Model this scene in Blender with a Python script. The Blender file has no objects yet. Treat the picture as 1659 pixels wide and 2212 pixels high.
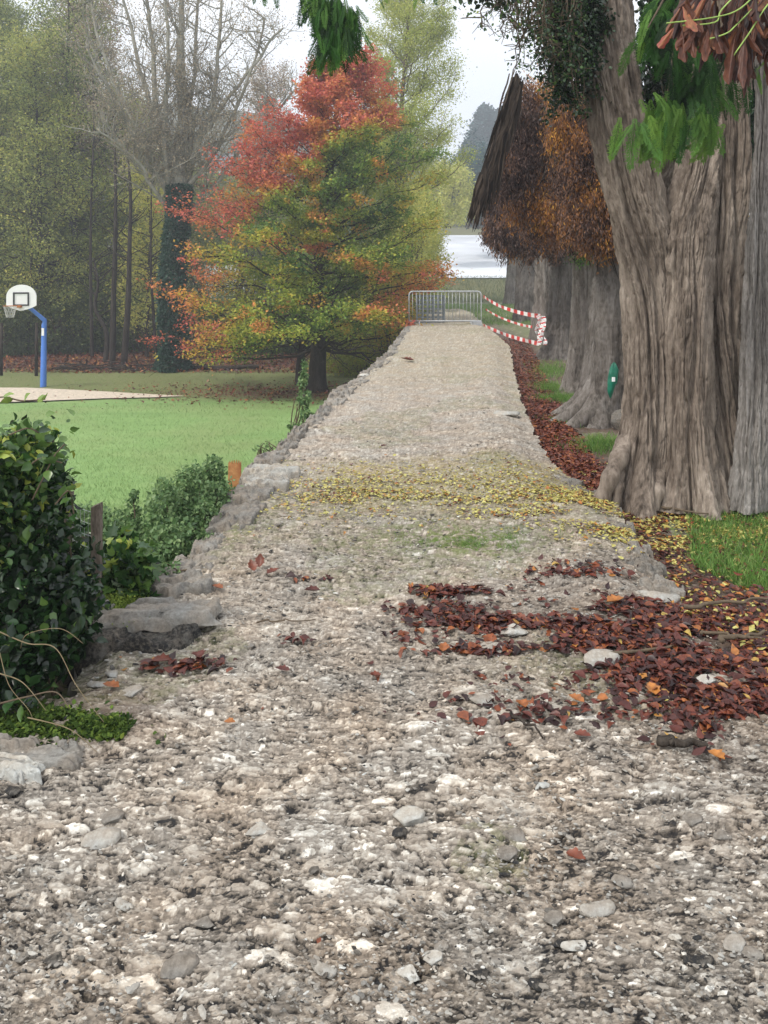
import bpy, math, random
import numpy as np
from mathutils import Vector

# ------------------------------------------------------------------ camera, sky, sun, exposure
SC = bpy.context.scene
COL = SC.collection
F = 1700.0; HOR = 600.0; CX = 830.0; CZ = 1.6        # focal, horizon row, centre column (photo units 1659 x 2212), eye height
cam = bpy.data.cameras.new('camera'); camo = bpy.data.objects.new('camera', cam); COL.objects.link(camo)
camo.location = (0, 0, CZ); camo.rotation_euler = (math.radians(90), 0, 0)
cam.sensor_width = 36; cam.lens = 36 * F / 2212; cam.shift_y = -(1106 - HOR) / 2212
cam.clip_start = 0.05; cam.clip_end = 3000
SC.camera = camo
SC.view_settings.view_transform = 'Standard'; SC.view_settings.look = 'None'
SC.view_settings.exposure = 0.38; SC.view_settings.gamma = 1.0
SC.view_settings.use_curve_mapping = False
SUN_EL, SUN_AZ = 52, -125       # azimuth measured from +Y (view direction), negative = left
W = bpy.data.worlds.new('World'); SC.world = W; W.use_nodes = True
nt = W.node_tree; nt.nodes.clear()
sky = nt.nodes.new('ShaderNodeTexSky'); sky.sky_type = 'NISHITA'; sky.sun_disc = False
sky.sun_elevation = math.radians(SUN_EL); sky.sun_rotation = math.radians(SUN_AZ); sky.dust_density = 4
b1 = nt.nodes.new('ShaderNodeBackground'); b1.inputs[1].default_value = 0.05
b2 = nt.nodes.new('ShaderNodeBackground'); b2.inputs[1].default_value = 1.02
tc = nt.nodes.new('ShaderNodeTexCoord'); cn = nt.nodes.new('ShaderNodeTexNoise'); cn.inputs['Scale'].default_value = 2.2; cn.inputs['Detail'].default_value = 6
cr = nt.nodes.new('ShaderNodeValToRGB'); cr.color_ramp.elements[0].position = .3; cr.color_ramp.elements[0].color = (.86, .89, .93, 1); cr.color_ramp.elements[1].position = .65; cr.color_ramp.elements[1].color = (1.08, 1.07, 1.05, 1)
ad = nt.nodes.new('ShaderNodeAddShader'); wo = nt.nodes.new('ShaderNodeOutputWorld')
nt.links.new(tc.outputs['Generated'], cn.inputs['Vector']); nt.links.new(cn.outputs['Fac'], cr.inputs[0]); nt.links.new(cr.outputs[0], b2.inputs[0])
nt.links.new(sky.outputs[0], b1.inputs[0]); nt.links.new(b1.outputs[0], ad.inputs[0]); nt.links.new(b2.outputs[0], ad.inputs[1]); nt.links.new(ad.outputs[0], wo.inputs[0])
sl = bpy.data.lights.new('sun', 'SUN'); sl.energy = 2.1; sl.angle = math.radians(8); sl.color = (1, .95, .87)
so = bpy.data.objects.new('sun', sl); COL.objects.link(so)
_a, _e = math.radians(SUN_AZ), math.radians(SUN_EL)
so.rotation_euler = (-Vector((math.sin(_a) * math.cos(_e), math.cos(_a) * math.cos(_e), math.sin(_e)))).to_track_quat('-Z', 'Y').to_euler()
so.location = (-20, -20, 40)

# ------------------------------------------------------------------ helpers
def P(u, v, Y): return np.array([(u - CX) / F * Y, Y, CZ + (HOR - v) / F * Y])
def G(u, v, z=0.0):
    Y = F * (CZ - z) / (v - HOR); return np.array([(u - CX) / F * Y, Y, z])
def hash2(ix, iy, s=0):
    h = (ix.astype(np.int64) * 374761393 + iy.astype(np.int64) * 668265263 + s * 1442695041) & 0xffffffff
    h = ((h ^ (h >> 13)) * 1274126177) & 0xffffffff
    h = ((h ^ (h >> 15)) * 2246822519) & 0xffffffff
    return ((h ^ (h >> 16)) & 0xffffff) / float(0x1000000)
def vn(x, y, s=0):
    ix = np.floor(x).astype(np.int64); iy = np.floor(y).astype(np.int64); fx = x - ix; fy = y - iy
    fx = fx * fx * (3 - 2 * fx); fy = fy * fy * (3 - 2 * fy)
    a = hash2(ix, iy, s); b = hash2(ix + 1, iy, s); c = hash2(ix, iy + 1, s); d = hash2(ix + 1, iy + 1, s)
    return (a * (1 - fx) + b * fx) * (1 - fy) + (c * (1 - fx) + d * fx) * fy
def fbm(x, y, o=4, s=0):
    r = 0; a = .5; t = 0
    for i in range(o):
        r = r + a * vn(x * 2 ** i + 17.3 * i, y * 2 ** i - 9.1 * i, s + i); t += a; a *= .5
    return r / t
def vn3(x, y, z, s=0):
    iz = np.floor(z).astype(np.int64); f = z - iz; f = f * f * (3 - 2 * f)
    ix = np.floor(x).astype(np.int64); iy = np.floor(y).astype(np.int64); fx = x - ix; fy = y - iy
    fx = fx * fx * (3 - 2 * fx); fy = fy * fy * (3 - 2 * fy)
    def pl(q):
        o = q * 7919
        return (hash2(ix, iy + o, s) * (1 - fx) + hash2(ix + 1, iy + o, s) * fx) * (1 - fy) + (hash2(ix, iy + 1 + o, s) * (1 - fx) + hash2(ix + 1, iy + 1 + o, s) * fx) * fy
    return pl(iz) * (1 - f) + pl(iz + 1) * f
def ss(a, b, x):
    t = np.clip((x - a) / (b - a), 0, 1); return t * t * (3 - 2 * t)
def domes(x, y, cell, prob, s, lo=.28, hi=.62):
    """height (in cells) and id of the highest of the stones lying round each point"""
    X = x / cell; Y = y / cell; ix = np.floor(X).astype(np.int64); iy = np.floor(Y).astype(np.int64)
    best = np.zeros_like(X); bid = np.zeros_like(X)
    for dx in (-1, 0, 1):
        for dy in (-1, 0, 1):
            cx = ix + dx; cy = iy + dy
            a = hash2(cx, cy, s); b = hash2(cx, cy, s + 1); c = hash2(cx, cy, s + 2); e = hash2(cx, cy, s + 3); g = hash2(cx, cy, s + 4)
            r = lo + (hi - lo) * c; an = e * 3.1416; qx = X - cx - a; qy = Y - cy - b
            rx = (qx * np.cos(an) + qy * np.sin(an)); ry = (-qx * np.sin(an) + qy * np.cos(an)) * (1.15 + .7 * g)
            d2 = (rx * rx + ry * ry) / (r * r)
            h = np.where((g < prob), np.clip(1 - d2 ** 2.6, 0, 1) ** .5 * r * (.35 + .5 * e), 0)
            m = h > best; best = np.where(m, h, best); bid = np.where(m, hash2(cx, cy, s + 5), bid)
    return best, bid

class MB:
    def __init__(s): s.V = []; s.Fc = []; s.T = []; s.n = 0
    def add(s, V, Fs, t=.5):
        V = np.asarray(V, float).reshape(-1, 3)
        for f in (Fs if isinstance(Fs, list) else [Fs]):
            s.Fc.append(np.asarray(f, np.int64) + s.n)
        s.V.append(V); s.T.append(np.broadcast_to(np.asarray(t, float), (len(V),)).copy()); s.n += len(V)
        return s
    def build(s, name, mat, parent=None, origin=None, smooth=True, attrs=None):
        V = np.concatenate(s.V) if s.V else np.zeros((0, 3)); T = np.concatenate(s.T)
        me = bpy.data.meshes.new(name)
        o0 = np.array(parent.location if parent is not None else (origin if origin is not None else (0, 0, 0)), float)
        if parent is not None and parent.get('_abs'): o0 = np.array(parent['_abs'])
        V = V - o0
        loops = np.concatenate([f.ravel() for f in s.Fc]); tot = np.concatenate([np.full(len(f), f.shape[1]) for f in s.Fc])
        st = np.concatenate([[0], np.cumsum(tot)[:-1]])
        me.vertices.add(len(V)); me.vertices.foreach_set('co', V.astype(np.float32).ravel())
        me.loops.add(len(loops)); me.loops.foreach_set('vertex_index', loops.astype(np.int32))
        me.polygons.add(len(tot)); me.polygons.foreach_set('loop_start', st.astype(np.int32))
        try: me.polygons.foreach_set('loop_total', tot.astype(np.int32))
        except Exception: pass
        me.update(calc_edges=True)
        me.polygons.foreach_set('use_smooth', np.full(len(tot), smooth, bool))
        A = {'tint': T}
        if attrs: A.update(attrs)
        for k, d in A.items():
            at = me.attributes.new(k, 'FLOAT', 'POINT'); at.data.foreach_set('value', np.asarray(d, np.float32))
        me.materials.append(mat); me.update()
        o = bpy.data.objects.new(name, me); COL.objects.link(o)
        if parent is not None: o.parent = parent
        elif origin is not None: o.location = tuple(origin)
        return o
def tag(o, label=None, cat=None, group=None, kind=None):
    if label: o['label'] = label
    if cat: o['category'] = cat
    if group: o['group'] = group
    if kind: o['kind'] = kind
    return o
def thing(name, label, cat, loc, group=None):
    o = bpy.data.objects.new(name, None); COL.objects.link(o); o.location = tuple(float(a) for a in loc); o.empty_display_size = .2
    return tag(o, label, cat, group)
def dup(root, loc, rz=0, sc=1, label=None):
    r = root.copy(); COL.objects.link(r); r.location = tuple(float(a) for a in loc); r.rotation_euler = (0, 0, rz); r.scale = (sc,) * 3 if np.isscalar(sc) else sc
    if label: r['label'] = label
    for ch in list(root.children):
        c = ch.copy(); COL.objects.link(c); c.parent = r
        for g in list(ch.children):
            d = g.copy(); COL.objects.link(d); d.parent = c
    return r
def tube(mb, pts, R, n=6, t=.5, cap=True):
    pts = np.asarray(pts, float); k = len(pts); R = np.broadcast_to(np.asarray(R, float), (k,))
    T = np.gradient(pts, axis=0); T /= (np.linalg.norm(T, axis=1, keepdims=True) + 1e-9)
    m = np.abs(T).mean(0); ref = np.eye(3)[int(np.argmin(m))]
    A = np.cross(T, ref); A /= (np.linalg.norm(A, axis=1, keepdims=True) + 1e-9); B = np.cross(T, A)
    th = np.arange(n) * 2 * np.pi / n
    V = pts[:, None] + R[:, None, None] * (A[:, None] * np.cos(th)[None, :, None] + B[:, None] * np.sin(th)[None, :, None])
    i = np.arange(k - 1)[:, None] * n; j = np.arange(n)[None]; j2 = (j + 1) % n
    Q = np.stack([i + j, i + j2, i + n + j2, i + n + j], -1).reshape(-1, 4)
    fs = [Q]
    if cap and n <= 8 and n > 2:
        fs += [np.arange(n)[::-1][None], (np.arange(n) + (k - 1) * n)[None]]
    mb.add(V.reshape(-1, 3), fs, t)
def crom(pts, n):
    pts = np.asarray(pts, float); k = len(pts); t = np.linspace(0, k - 1, n); i = np.clip(t.astype(int), 0, k - 2); f = (t - i)[:, None]
    p0 = pts[np.clip(i - 1, 0, k - 1)]; p1 = pts[i]; p2 = pts[i + 1]; p3 = pts[np.clip(i + 2, 0, k - 1)]
    return .5 * ((2 * p1) + (-p0 + p2) * f + (2 * p0 - 5 * p1 + 4 * p2 - p3) * f ** 2 + (-p0 + 3 * p1 - 3 * p2 + p3) * f ** 3)
def box(mb, c, s, rz=0, t=.5):
    c = np.array(c, float); s = np.array(s, float) / 2
    V = np.array([[x, y, z] for z in (-1, 1) for y in (-1, 1) for x in (-1, 1)]) * s
    ca, sa = math.cos(rz), math.sin(rz); V = np.stack([V[:, 0] * ca - V[:, 1] * sa, V[:, 0] * sa + V[:, 1] * ca, V[:, 2]], 1) + c
    mb.add(V, np.array([[0, 2, 3, 1], [4, 5, 7, 6], [0, 1, 5, 4], [2, 6, 7, 3], [0, 4, 6, 2], [1, 3, 7, 5]]), t)
def frames(rng, n, up=0.0, droop=None):
    """random leaf frames: axis a (leaf length), normal c. up > 0 turns normals to the sky"""
    c = rng.normal(size=(n, 3)); c[:, 2] += up * 2; c /= np.linalg.norm(c, axis=1, keepdims=True)
    a = rng.normal(size=(n, 3))
    if droop is not None: a = a * droop[1] + np.array(droop[0])
    a -= c * (a * c).sum(1, keepdims=True); a /= np.linalg.norm(a, axis=1, keepdims=True) + 1e-9
    return np.stack([np.cross(a, c), a, c], -1)       # columns: width, length, normal
def scatter(mb, tmpl, pos, M, sc, t):
    V, Fs = tmpl; k = len(V); n = len(pos)
    sc = np.asarray(sc, float)
    if sc.ndim == 0: sc = np.full((n, 3), float(sc))
    if sc.ndim == 1: sc = np.repeat(sc[:, None], 3, 1)
    W_ = np.einsum('nij,nkj->nki', M, V[None] * sc[:, None]) + pos[:, None]
    out = [(f[None] + (np.arange(n) * k)[:, None, None]).reshape(-1, f.shape[1]) for f in Fs]
    mb.add(W_.reshape(-1, 3), out, np.repeat(np.asarray(t, float), k))
A_ = np.array
DIAMOND = (A_([[0, 0, 0], [.33, .5, .08], [0, 1, 0], [-.33, .5, .08]]), [A_([[0, 1, 2], [0, 2, 3]])])
LEAF = (A_([[0, 0, 0], [.30, .22, .07], [.38, .52, .09], [.18, .82, .04], [0, 1.05, -.08], [-.18, .82, .04], [-.38, .52, .09], [-.30, .22, .07], [0, .5, 0]]),
        [A_([[0, 1, 2, 8], [8, 2, 3, 4], [8, 4, 5, 6], [0, 8, 6, 7]])])
LOBED = (A_([[0, 0, 0], [.32, -.05, .02], [.52, .25, .1], [.28, .36, .03], [.42, .72, .1], [.14, .68, .03], [0, 1.1, -.05], [-.14, .68, .03], [-.42, .72, .1], [-.28, .36, .03], [-.52, .25, .1], [-.32, -.05, .02], [0, .35, -.02]]),
         [A_([[0, 1, 2], [5, 6, 12], [12, 6, 7], [0, 10, 11]]), A_([[0, 2, 3, 12], [12, 3, 4, 5], [12, 7, 8, 9], [0, 12, 9, 10]])])
NEEDLE = (A_([[-.08, 0, 0], [.08, 0, 0], [.1, .5, .05], [-.1, .5, .05], [0, 1, 0]]), [A_([[0, 1, 2, 3]]), A_([[3, 2, 4]])])
BLADE = (A_([[-.06, 0, 0], [.06, 0, 0], [.045, 0, .5], [-.045, 0, .5], [0, .18, 1]]), [A_([[0, 1, 2, 3]]), A_([[3, 2, 4]])])
def rock_tmpl(seed, sub=1):
    rng = np.random.default_rng(seed)
    import bmesh
    bm = bmesh.new(); bmesh.ops.create_icosphere(bm, subdivisions=sub, radius=1)
    V = A_([v.co[:] for v in bm.verts]); Fc = A_([[v.index for v in f.verts] for f in bm.faces]); bm.free()
    for _ in range(5 if sub < 3 else 12):            # cut by random planes, so the stones are angular
        d = rng.normal(size=3); d /= np.linalg.norm(d); h = rng.uniform(.45, .85); k = V @ d
        V = V - np.maximum(k - h, 0)[:, None] * d
    if sub >= 3: V = V * (1 + .16 * (vn3(V[:, 0] * 3 + 9, V[:, 1] * 3 + 9, V[:, 2] * 3 + 9, seed) - .5) + .07 * (vn3(V[:, 0] * 9 + 9, V[:, 1] * 9 + 9, V[:, 2] * 9 + 9, seed) - .5))[:, None]
    return V, [Fc]

# ------------------------------------------------------------------ materials
def mat(name):
    m = bpy.data.materials.new(name); m.use_nodes = True; n = m.node_tree; n.nodes.clear()
    o = n.nodes.new('ShaderNodeOutputMaterial'); p = n.nodes.new('ShaderNodeBsdfPrincipled'); n.links.new(p.outputs[0], o.inputs[0])
    p.inputs['Specular IOR Level'].default_value = .3
    return m, n, p, o
def N(n, t, **k):
    x = n.nodes.new('ShaderNode' + t)
    for a, b in k.items():
        if a in ('operation', 'blend_type', 'data_type', 'attribute_name', 'feature', 'interpolation'): setattr(x, a, b)
        else: x.inputs[a.replace('_', ' ')].default_value = b
    return x
def ramp(n, src, stops, interp='LINEAR'):
    r = n.nodes.new('ShaderNodeValToRGB'); r.color_ramp.interpolation = interp; e = r.color_ramp.elements
    while len(e) < len(stops): e.new(.5)
    for i, (p, c) in enumerate(stops): e[i].position = p; e[i].color = (*c, 1)
    n.links.new(src, r.inputs[0]); return r.outputs[0]
def attr(n, a):
    x = n.nodes.new('ShaderNodeAttribute'); x.attribute_name = a; return x.outputs['Fac']
def noise(n, scale, detail=5, vec=None, rough=.6):
    x = n.nodes.new('ShaderNodeTexNoise'); x.inputs['Scale'].default_value = scale; x.inputs['Detail'].default_value = detail; x.inputs['Roughness'].default_value = rough
    if vec is None:
        c = n.nodes.new('ShaderNodeTexCoord'); vec = c.outputs['Object']
    n.links.new(vec, x.inputs['Vector']); return x.outputs['Fac']
def mapped(n, sc):
    c = n.nodes.new('ShaderNodeTexCoord'); m = n.nodes.new('ShaderNodeMapping'); m.inputs['Scale'].default_value = sc
    n.links.new(c.outputs['Object'], m.inputs['Vector']); return m.outputs[0]
def math_(n, op, a, b, clamp=False):
    x = n.nodes.new('ShaderNodeMath'); x.operation = op; x.use_clamp = clamp
    for i, q in enumerate((a, b)):
        if isinstance(q, (int, float)): x.inputs[i].default_value = q
        else: n.links.new(q, x.inputs[i])
    return x.outputs[0]
def mixc(n, f, a, b, mode='MIX'):
    x = n.nodes.new('ShaderNodeMix'); x.data_type = 'RGBA'; x.blend_type = mode
    for q, i in ((f, 0), (a, 6), (b, 7)):
        if isinstance(q, (int, float)): x.inputs[i].default_value = q
        elif isinstance(q, tuple): x.inputs[i].default_value = (*q, 1)
        else: n.links.new(q, x.inputs[i])
    return x.outputs[2]
def bump(n, p, h, strength, dist):
    b = n.nodes.new('ShaderNodeBump'); b.inputs['Strength'].default_value = strength; b.inputs['Distance'].default_value = dist
    n.links.new(h, b.inputs['Height']); n.links.new(b.outputs[0], p.inputs['Normal'])
def leafmat(name, stops, trans=.35, rough=.55, spec=.3, mottle=.35, mscale=6):
    m, n, p, o = mat(name)
    c = ramp(n, attr(n, 'tint'), stops)
    k = noise(n, mscale, 3); k2 = ramp(n, k, [(.3, (1 - mottle,) * 3), (.7, (1 + mottle * .6,) * 3)])
    c = mixc(n, 1.0, c, k2, 'MULTIPLY')
    n.links.new(c, p.inputs['Base Color']); p.inputs['Roughness'].default_value = rough; p.inputs['Specular IOR Level'].default_value = spec
    if trans:
        t = n.nodes.new('ShaderNodeBsdfTranslucent'); n.links.new(c, t.inputs[0]); x = n.nodes.new('ShaderNodeMixShader'); x.inputs[0].default_value = trans
        n.links.new(p.outputs[0], x.inputs[1]); n.links.new(t.outputs[0], x.inputs[2]); n.links.new(x.outputs[0], o.inputs[0])
    return m
def barkmat(name, dark, mid, light, sx=9, sz=1.1, b=.6, dist=.02, moss=None):
    m, n, p, o = mat(name)
    a = noise(n, sx, 8, mapped(n, (1, 1, sz / sx * 1.8)), .68); f = noise(n, sx * 4, 5, mapped(n, (1, 1, .26)), .65); g = noise(n, 1.3, 3)
    s = math_(n, 'ADD', math_(n, 'MULTIPLY', a, .6), math_(n, 'MULTIPLY', f, .4))
    c = ramp(n, s, [(.36, dark), (.48, mid), (.62, light)])
    c = mixc(n, 1.0, c, ramp(n, g, [(.3, (.75, .72, .7)), (.7, (1.15, 1.15, 1.15))]), 'MULTIPLY')
    c = mixc(n, 1.0, c, ramp(n, attr(n, 'tint'), [(0, (.55, .55, .56)), (.5, (1, 1, 1)), (1, (1.35, 1.32, 1.28))]), 'MULTIPLY')
    if moss: c = mixc(n, ramp(n, noise(n, 2.5, 5), [(.55, (0, 0, 0)), (.7, (.7, .7, .7))]), c, moss)
    n.links.new(c, p.inputs['Base Color']); p.inputs['Roughness'].default_value = .9; p.inputs['Specular IOR Level'].default_value = .15
    bump(n, p, s, b, dist); return m
def plain(name, c, rough=.6, metal=0, var=.15, sc=20, c2=None, spec=.3, bs=.0):
    m, n, p, o = mat(name); k = noise(n, sc, 5)
    cc = ramp(n, k, [(.3, tuple(q * (1 - var) for q in c)), (.7, c2 or tuple(min(1, q * (1 + var)) for q in c))])
    n.links.new(cc, p.inputs['Base Color']); p.inputs['Roughness'].default_value = rough; p.inputs['Metallic'].default_value = metal; p.inputs['Specular IOR Level'].default_value = spec
    if bs: bump(n, p, k, bs, .01)
    return m
STONE = [(0, (.028, .028, .030)), (.06, (.05, .045, .04)), (.16, (.13, .115, .10)), (.38, (.26, .23, .20)), (.6, (.38, .345, .305)), (.8, (.52, .49, .445)), (.93, (.68, .65, .60)), (1, (.80, .78, .74))]
M = {}
def stone_mat(name, scl=1.0, sc=60):
    m, n, p, o = mat(name)
    t = attr(n, 'tint'); f = noise(n, sc, 6, None, .7); g = noise(n, 9, 4)
    t2 = math_(n, 'ADD', t, math_(n, 'MULTIPLY', math_(n, 'SUBTRACT', f, .5), .85), True)
    c = ramp(n, t2, [(q, tuple(w * scl for w in cc)) for q, cc in STONE])
    c = mixc(n, 1.0, c, ramp(n, g, [(.35, (1.0, .97, .91)), (.65, (.90, .98, 1.03))]), 'MULTIPLY')
    n.links.new(c, p.inputs['Base Color']); p.inputs['Roughness'].default_value = .88; p.inputs['Specular IOR Level'].default_value = .2
    bump(n, p, f, .8, .008); return m
M['stone'] = stone_mat('stone', .86); M['stone_far'] = stone_mat('stone_wall', .9, 14)
def path_mat():
    m, n, p, o = mat('gravel_path')
    t = attr(n, 'tint'); f = noise(n, 150, 5, mapped(n, (.42, 1.4, 1)), .75); h = noise(n, 36, 6, mapped(n, (.38, 1.5, 1)), .72); g = noise(n, 3.0, 5)
    vo = n.nodes.new('ShaderNodeTexVoronoi'); vo.inputs['Scale'].default_value = 80; n.links.new(mapped(n, (.5, 1.2, 1)), vo.inputs['Vector'])
    vr = n.nodes.new('ShaderNodeSeparateColor'); n.links.new(vo.outputs['Color'], vr.inputs[0])
    s = math_(n, 'ADD', t, math_(n, 'MULTIPLY', math_(n, 'SUBTRACT', f, .5), .45))
    s = math_(n, 'ADD', s, math_(n, 'MULTIPLY', math_(n, 'SUBTRACT', h, .5), .36))
    s = math_(n, 'ADD', s, math_(n, 'MULTIPLY', math_(n, 'SUBTRACT', vr.outputs[0], .5), .20), True)
    c = ramp(n, s, STONE)
    c = mixc(n, 1.0, c, ramp(n, g, [(.35, (1.05, .97, .87)), (.62, (.97, .99, .98))]), 'MULTIPLY')
    q = noise(n, 26, 6, None, .7)
    ym = math_(n, 'MULTIPLY', attr(n, 'yel'), ramp(n, q, [(.42, (0, 0, 0)), (.56, (1, 1, 1))]))
    c = mixc(n, ym, c, ramp(n, f, [(.3, (.16, .12, .03)), (.7, (.36, .31, .08))]))
    gm = math_(n, 'MULTIPLY', attr(n, 'moss'), ramp(n, noise(n, 18, 6, None, .7), [(.42, (0, 0, 0)), (.58, (1, 1, 1))]))
    c = mixc(n, gm, c, ramp(n, f, [(.3, (.07, .10, .03)), (.7, (.17, .21, .06))]))
    sm = math_(n, 'MULTIPLY', attr(n, 'soil'), ramp(n, noise(n, 12, 6, None, .7), [(.3, (.35, .35, .35)), (.55, (1, 1, 1))]))
    c = mixc(n, sm, c, ramp(n, h, [(.3, (.045, .028, .02)), (.7, (.13, .085, .06))]))
    n.links.new(c, p.inputs['Base Color']); p.inputs['Roughness'].default_value = .9; p.inputs['Specular IOR Level'].default_value = .2
    bump(n, p, math_(n, 'ADD', f, h), .7, .006); return m
M['path'] = path_mat()
def grass_ground():
    m, n, p, o = mat('lawn')
    f = noise(n, 30, 6, None, .7); g = noise(n, .35, 5); st = noise(n, 1.0, 5, mapped(n, (.25, 1.6, 1)))
    c = ramp(n, math_(n, 'ADD', math_(n, 'MULTIPLY', f, .6), math_(n, 'MULTIPLY', st, .4)), [(.3, (.125, .22, .065)), (.5, (.195, .315, .105)), (.7, (.27, .38, .15))])
    c = mixc(n, ramp(n, g, [(.45, (0, 0, 0)), (.65, (.5, .5, .5))]), c, (.21, .25, .10))
    c = mixc(n, attr(n, 'dry'), c, ramp(n, f, [(.3, (.09, .10, .035)), (.7, (.19, .18, .075))]))
    lm = math_(n, 'MULTIPLY', attr(n, 'litter'), ramp(n, noise(n, 5, 6, None, .7), [(.3, (.5, .5, .5)), (.55, (1, 1, 1))]))
    c = mixc(n, lm, c, ramp(n, f, [(.3, (.05, .03, .02)), (.5, (.13, .075, .05)), (.7, (.22, .14, .09))]))
    n.links.new(c, p.inputs['Base Color']); p.inputs['Roughness'].default_value = .9; bump(n, p, f, .6, .03); return m
M['lawn'] = grass_ground()
M['gravel_court'] = plain('sandy_court', (.52, .45, .36), .95, var=.25, sc=9, bs=.4)
M['road'] = plain('pale_road', (.62, .65, .70), .6, var=.3, sc=.07)
M['grey_road'] = plain('grey_strip', (.30, .32, .30), .9, var=.2, sc=.3)
M['hill'] = plain('wooded_hill', (.055, .085, .05), .95, var=.45, sc=.35, c2=(.12, .11, .06), bs=1)
M['bark_grey'] = barkmat('cypress_bark', (.062, .05, .04), (.188, .155, .127), (.335, .287, .24), 9, .9, 1.0, .03)
M['bark_pale'] = barkmat('weathered_wood', (.09, .082, .075), (.20, .187, .172), (.32, .305, .29), 18, .5, .5, .01)
M['bark_far'] = barkmat('grey_bark', (.05, .045, .04), (.15, .135, .12), (.25, .235, .22), 10, .8, .8, .03)
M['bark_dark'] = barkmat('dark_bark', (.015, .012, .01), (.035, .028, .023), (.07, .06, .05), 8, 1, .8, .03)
M['bark_beech'] = barkmat('smooth_grey_bark', (.16, .16, .135), (.27, .27, .23), (.38, .37, .32), 3, .6, .4, .02, moss=(.18, .20, .13))
M['twig'] = plain('twig_bark', (.10, .075, .05), .85, var=.3, sc=30)
M['vine'] = plain('pale_vine', (.19, .15, .085), .7, var=.3, sc=12)
M['greenstem'] = plain('green_stalk', (.28, .42, .10), .5, var=.2, sc=12)
AUT = [(0, (.05, .12, .03)), (.22, (.16, .27, .045)), (.42, (.42, .46, .07)), (.58, (.58, .40, .06)), (.75, (.68, .29, .08)), (.9, (.66, .21, .10)), (1, (.60, .15, .12))]
M['l_autumn'] = leafmat('autumn_leaves', AUT, .35)
M['l_olive'] = leafmat('olive_leaves', [(0, (.08, .12, .045)), (.5, (.29, .35, .11)), (.85, (.52, .54, .15)), (1, (.66, .60, .15))], .45)
M['l_brown'] = leafmat('brown_leaves', [(0, (.22, .17, .11)), (.5, (.38, .27, .17)), (1, (.50, .38, .22))], .35)
M['l_tan'] = leafmat('tan_leaves', [(0, (.22, .19, .13)), (.5, (.40, .33, .23)), (1, (.55, .46, .32))], .45)
M['l_lime'] = leafmat('yellow_green_leaves', [(0, (.18, .27, .05)), (.5, (.46, .52, .10)), (1, (.72, .70, .22))], .5)
M['l_blue'] = leafmat('conifer_needles', [(0, (.015, .055, .06)), (1, (.05, .12, .12))], .1)
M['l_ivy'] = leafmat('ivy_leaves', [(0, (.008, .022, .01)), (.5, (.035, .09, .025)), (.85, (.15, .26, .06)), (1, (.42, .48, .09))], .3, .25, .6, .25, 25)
M['l_trunkivy'] = leafmat('trunk_ivy_leaves', [(0, (.014, .05, .035)), (1, (.04, .10, .06))], .2, .5, .3)
M['l_box'] = leafmat('small_shrub_leaves', [(0, (.04, .09, .035)), (.5, (.12, .22, .08)), (1, (.30, .42, .18))], .35, .45, .4, .2, 20)
M['l_frond'] = leafmat('bright_frond', [(0, (.012, .045, .01)), (.45, (.05, .17, .025)), (1, (.26, .46, .08))], .4, .5, .3, .25, 14)
M['l_dead'] = leafmat('dead_foliage', [(0, (.065, .042, .038)), (.28, (.19, .13, .115)), (.45, (.22, .12, .08)), (.65, (.32, .15, .06)), (.85, (.50, .22, .05)), (1, (.60, .34, .08))], .2, .8, .1)
M['l_shag'] = leafmat('dark_shaggy_bark', [(0, (.016, .013, .012)), (1, (.085, .065, .05))], 0, .9, .1)
M['l_wilt'] = leafmat('wilted_leaves', [(0, (.03, .010, .008)), (.5, (.13, .042, .02)), (.8, (.28, .11, .04)), (1, (.33, .06, .05))], .25, .5, .4, .4, 30)
M['l_litter'] = leafmat('fallen_leaves', [(0, (.025, .010, .010)), (.35, (.12, .028, .018)), (.6, (.24, .070, .025)), (.8, (.40, .16, .035)), (.92, (.40, .33, .08)), (1, (.50, .47, .15))], .1, .45, .45, .4, 40)
M['l_grass'] = leafmat('grass_blades', [(0, (.05, .12, .02)), (.5, (.13, .27, .05)), (1, (.33, .40, .13))], .4, .5, .3, .2, 8)
M['l_lawn'] = leafmat('mown_grass_blades', [(0, (.12, .21, .06)), (.5, (.205, .33, .11)), (1, (.36, .43, .17))], .4, .6, .2, .2, 8)
M['l_dull'] = leafmat('dull_grass_blades', [(0, (.07, .10, .05)), (.5, (.15, .18, .09)), (1, (.27, .27, .15))], .3, .7, .2, .3, .5)
M['l_moss'] = leafmat('moss_cushion', [(0, (.03, .06, .015)), (.5, (.10, .16, .03)), (1, (.26, .33, .06))], .2, .8, .1)
M['blue'] = plain('blue_paint', (.07, .20, .62), .4, var=.08, sc=3, spec=.5)
M['white'] = plain('white_board', (.88, .88, .88), .5, var=.04, sc=3)
M['black'] = plain('black_paint', (.03, .03, .035), .5, var=.1)
M['galv'] = plain('galvanised_steel', (.42, .44, .46), .45, .5, var=.2, sc=9)
M['grey_plastic'] = plain('grey_plastic', (.17, .19, .20), .6, var=.2)
M['net'] = plain('white_cord', (.55, .55, .52), .8)
M['orange_metal'] = plain('rusty_rim', (.45, .16, .05), .6)
M['green_bag'] = plain('green_plastic', (.0, .13, .075), .4, var=.3, sc=8, spec=.5)
M['rust_board'] = plain('rusty_orange_wood', (.42, .13, .05), .85, var=.35, sc=14, c2=(.55, .30, .12), bs=.5)
M['post'] = barkmat('weathered_post', (.05, .042, .035), (.13, .11, .09), (.24, .21, .18), 30, 3, .8, .006)
M['plaster'] = plain('white_render', (.75, .75, .74), .8, var=.06, sc=1)
M['slate'] = plain('slate_roof', (.16, .18, .21), .7, var=.2, sc=3)
M['glass'] = plain('window_glass', (.05, .06, .07), .15, var=.2, spec=.8)
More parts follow.
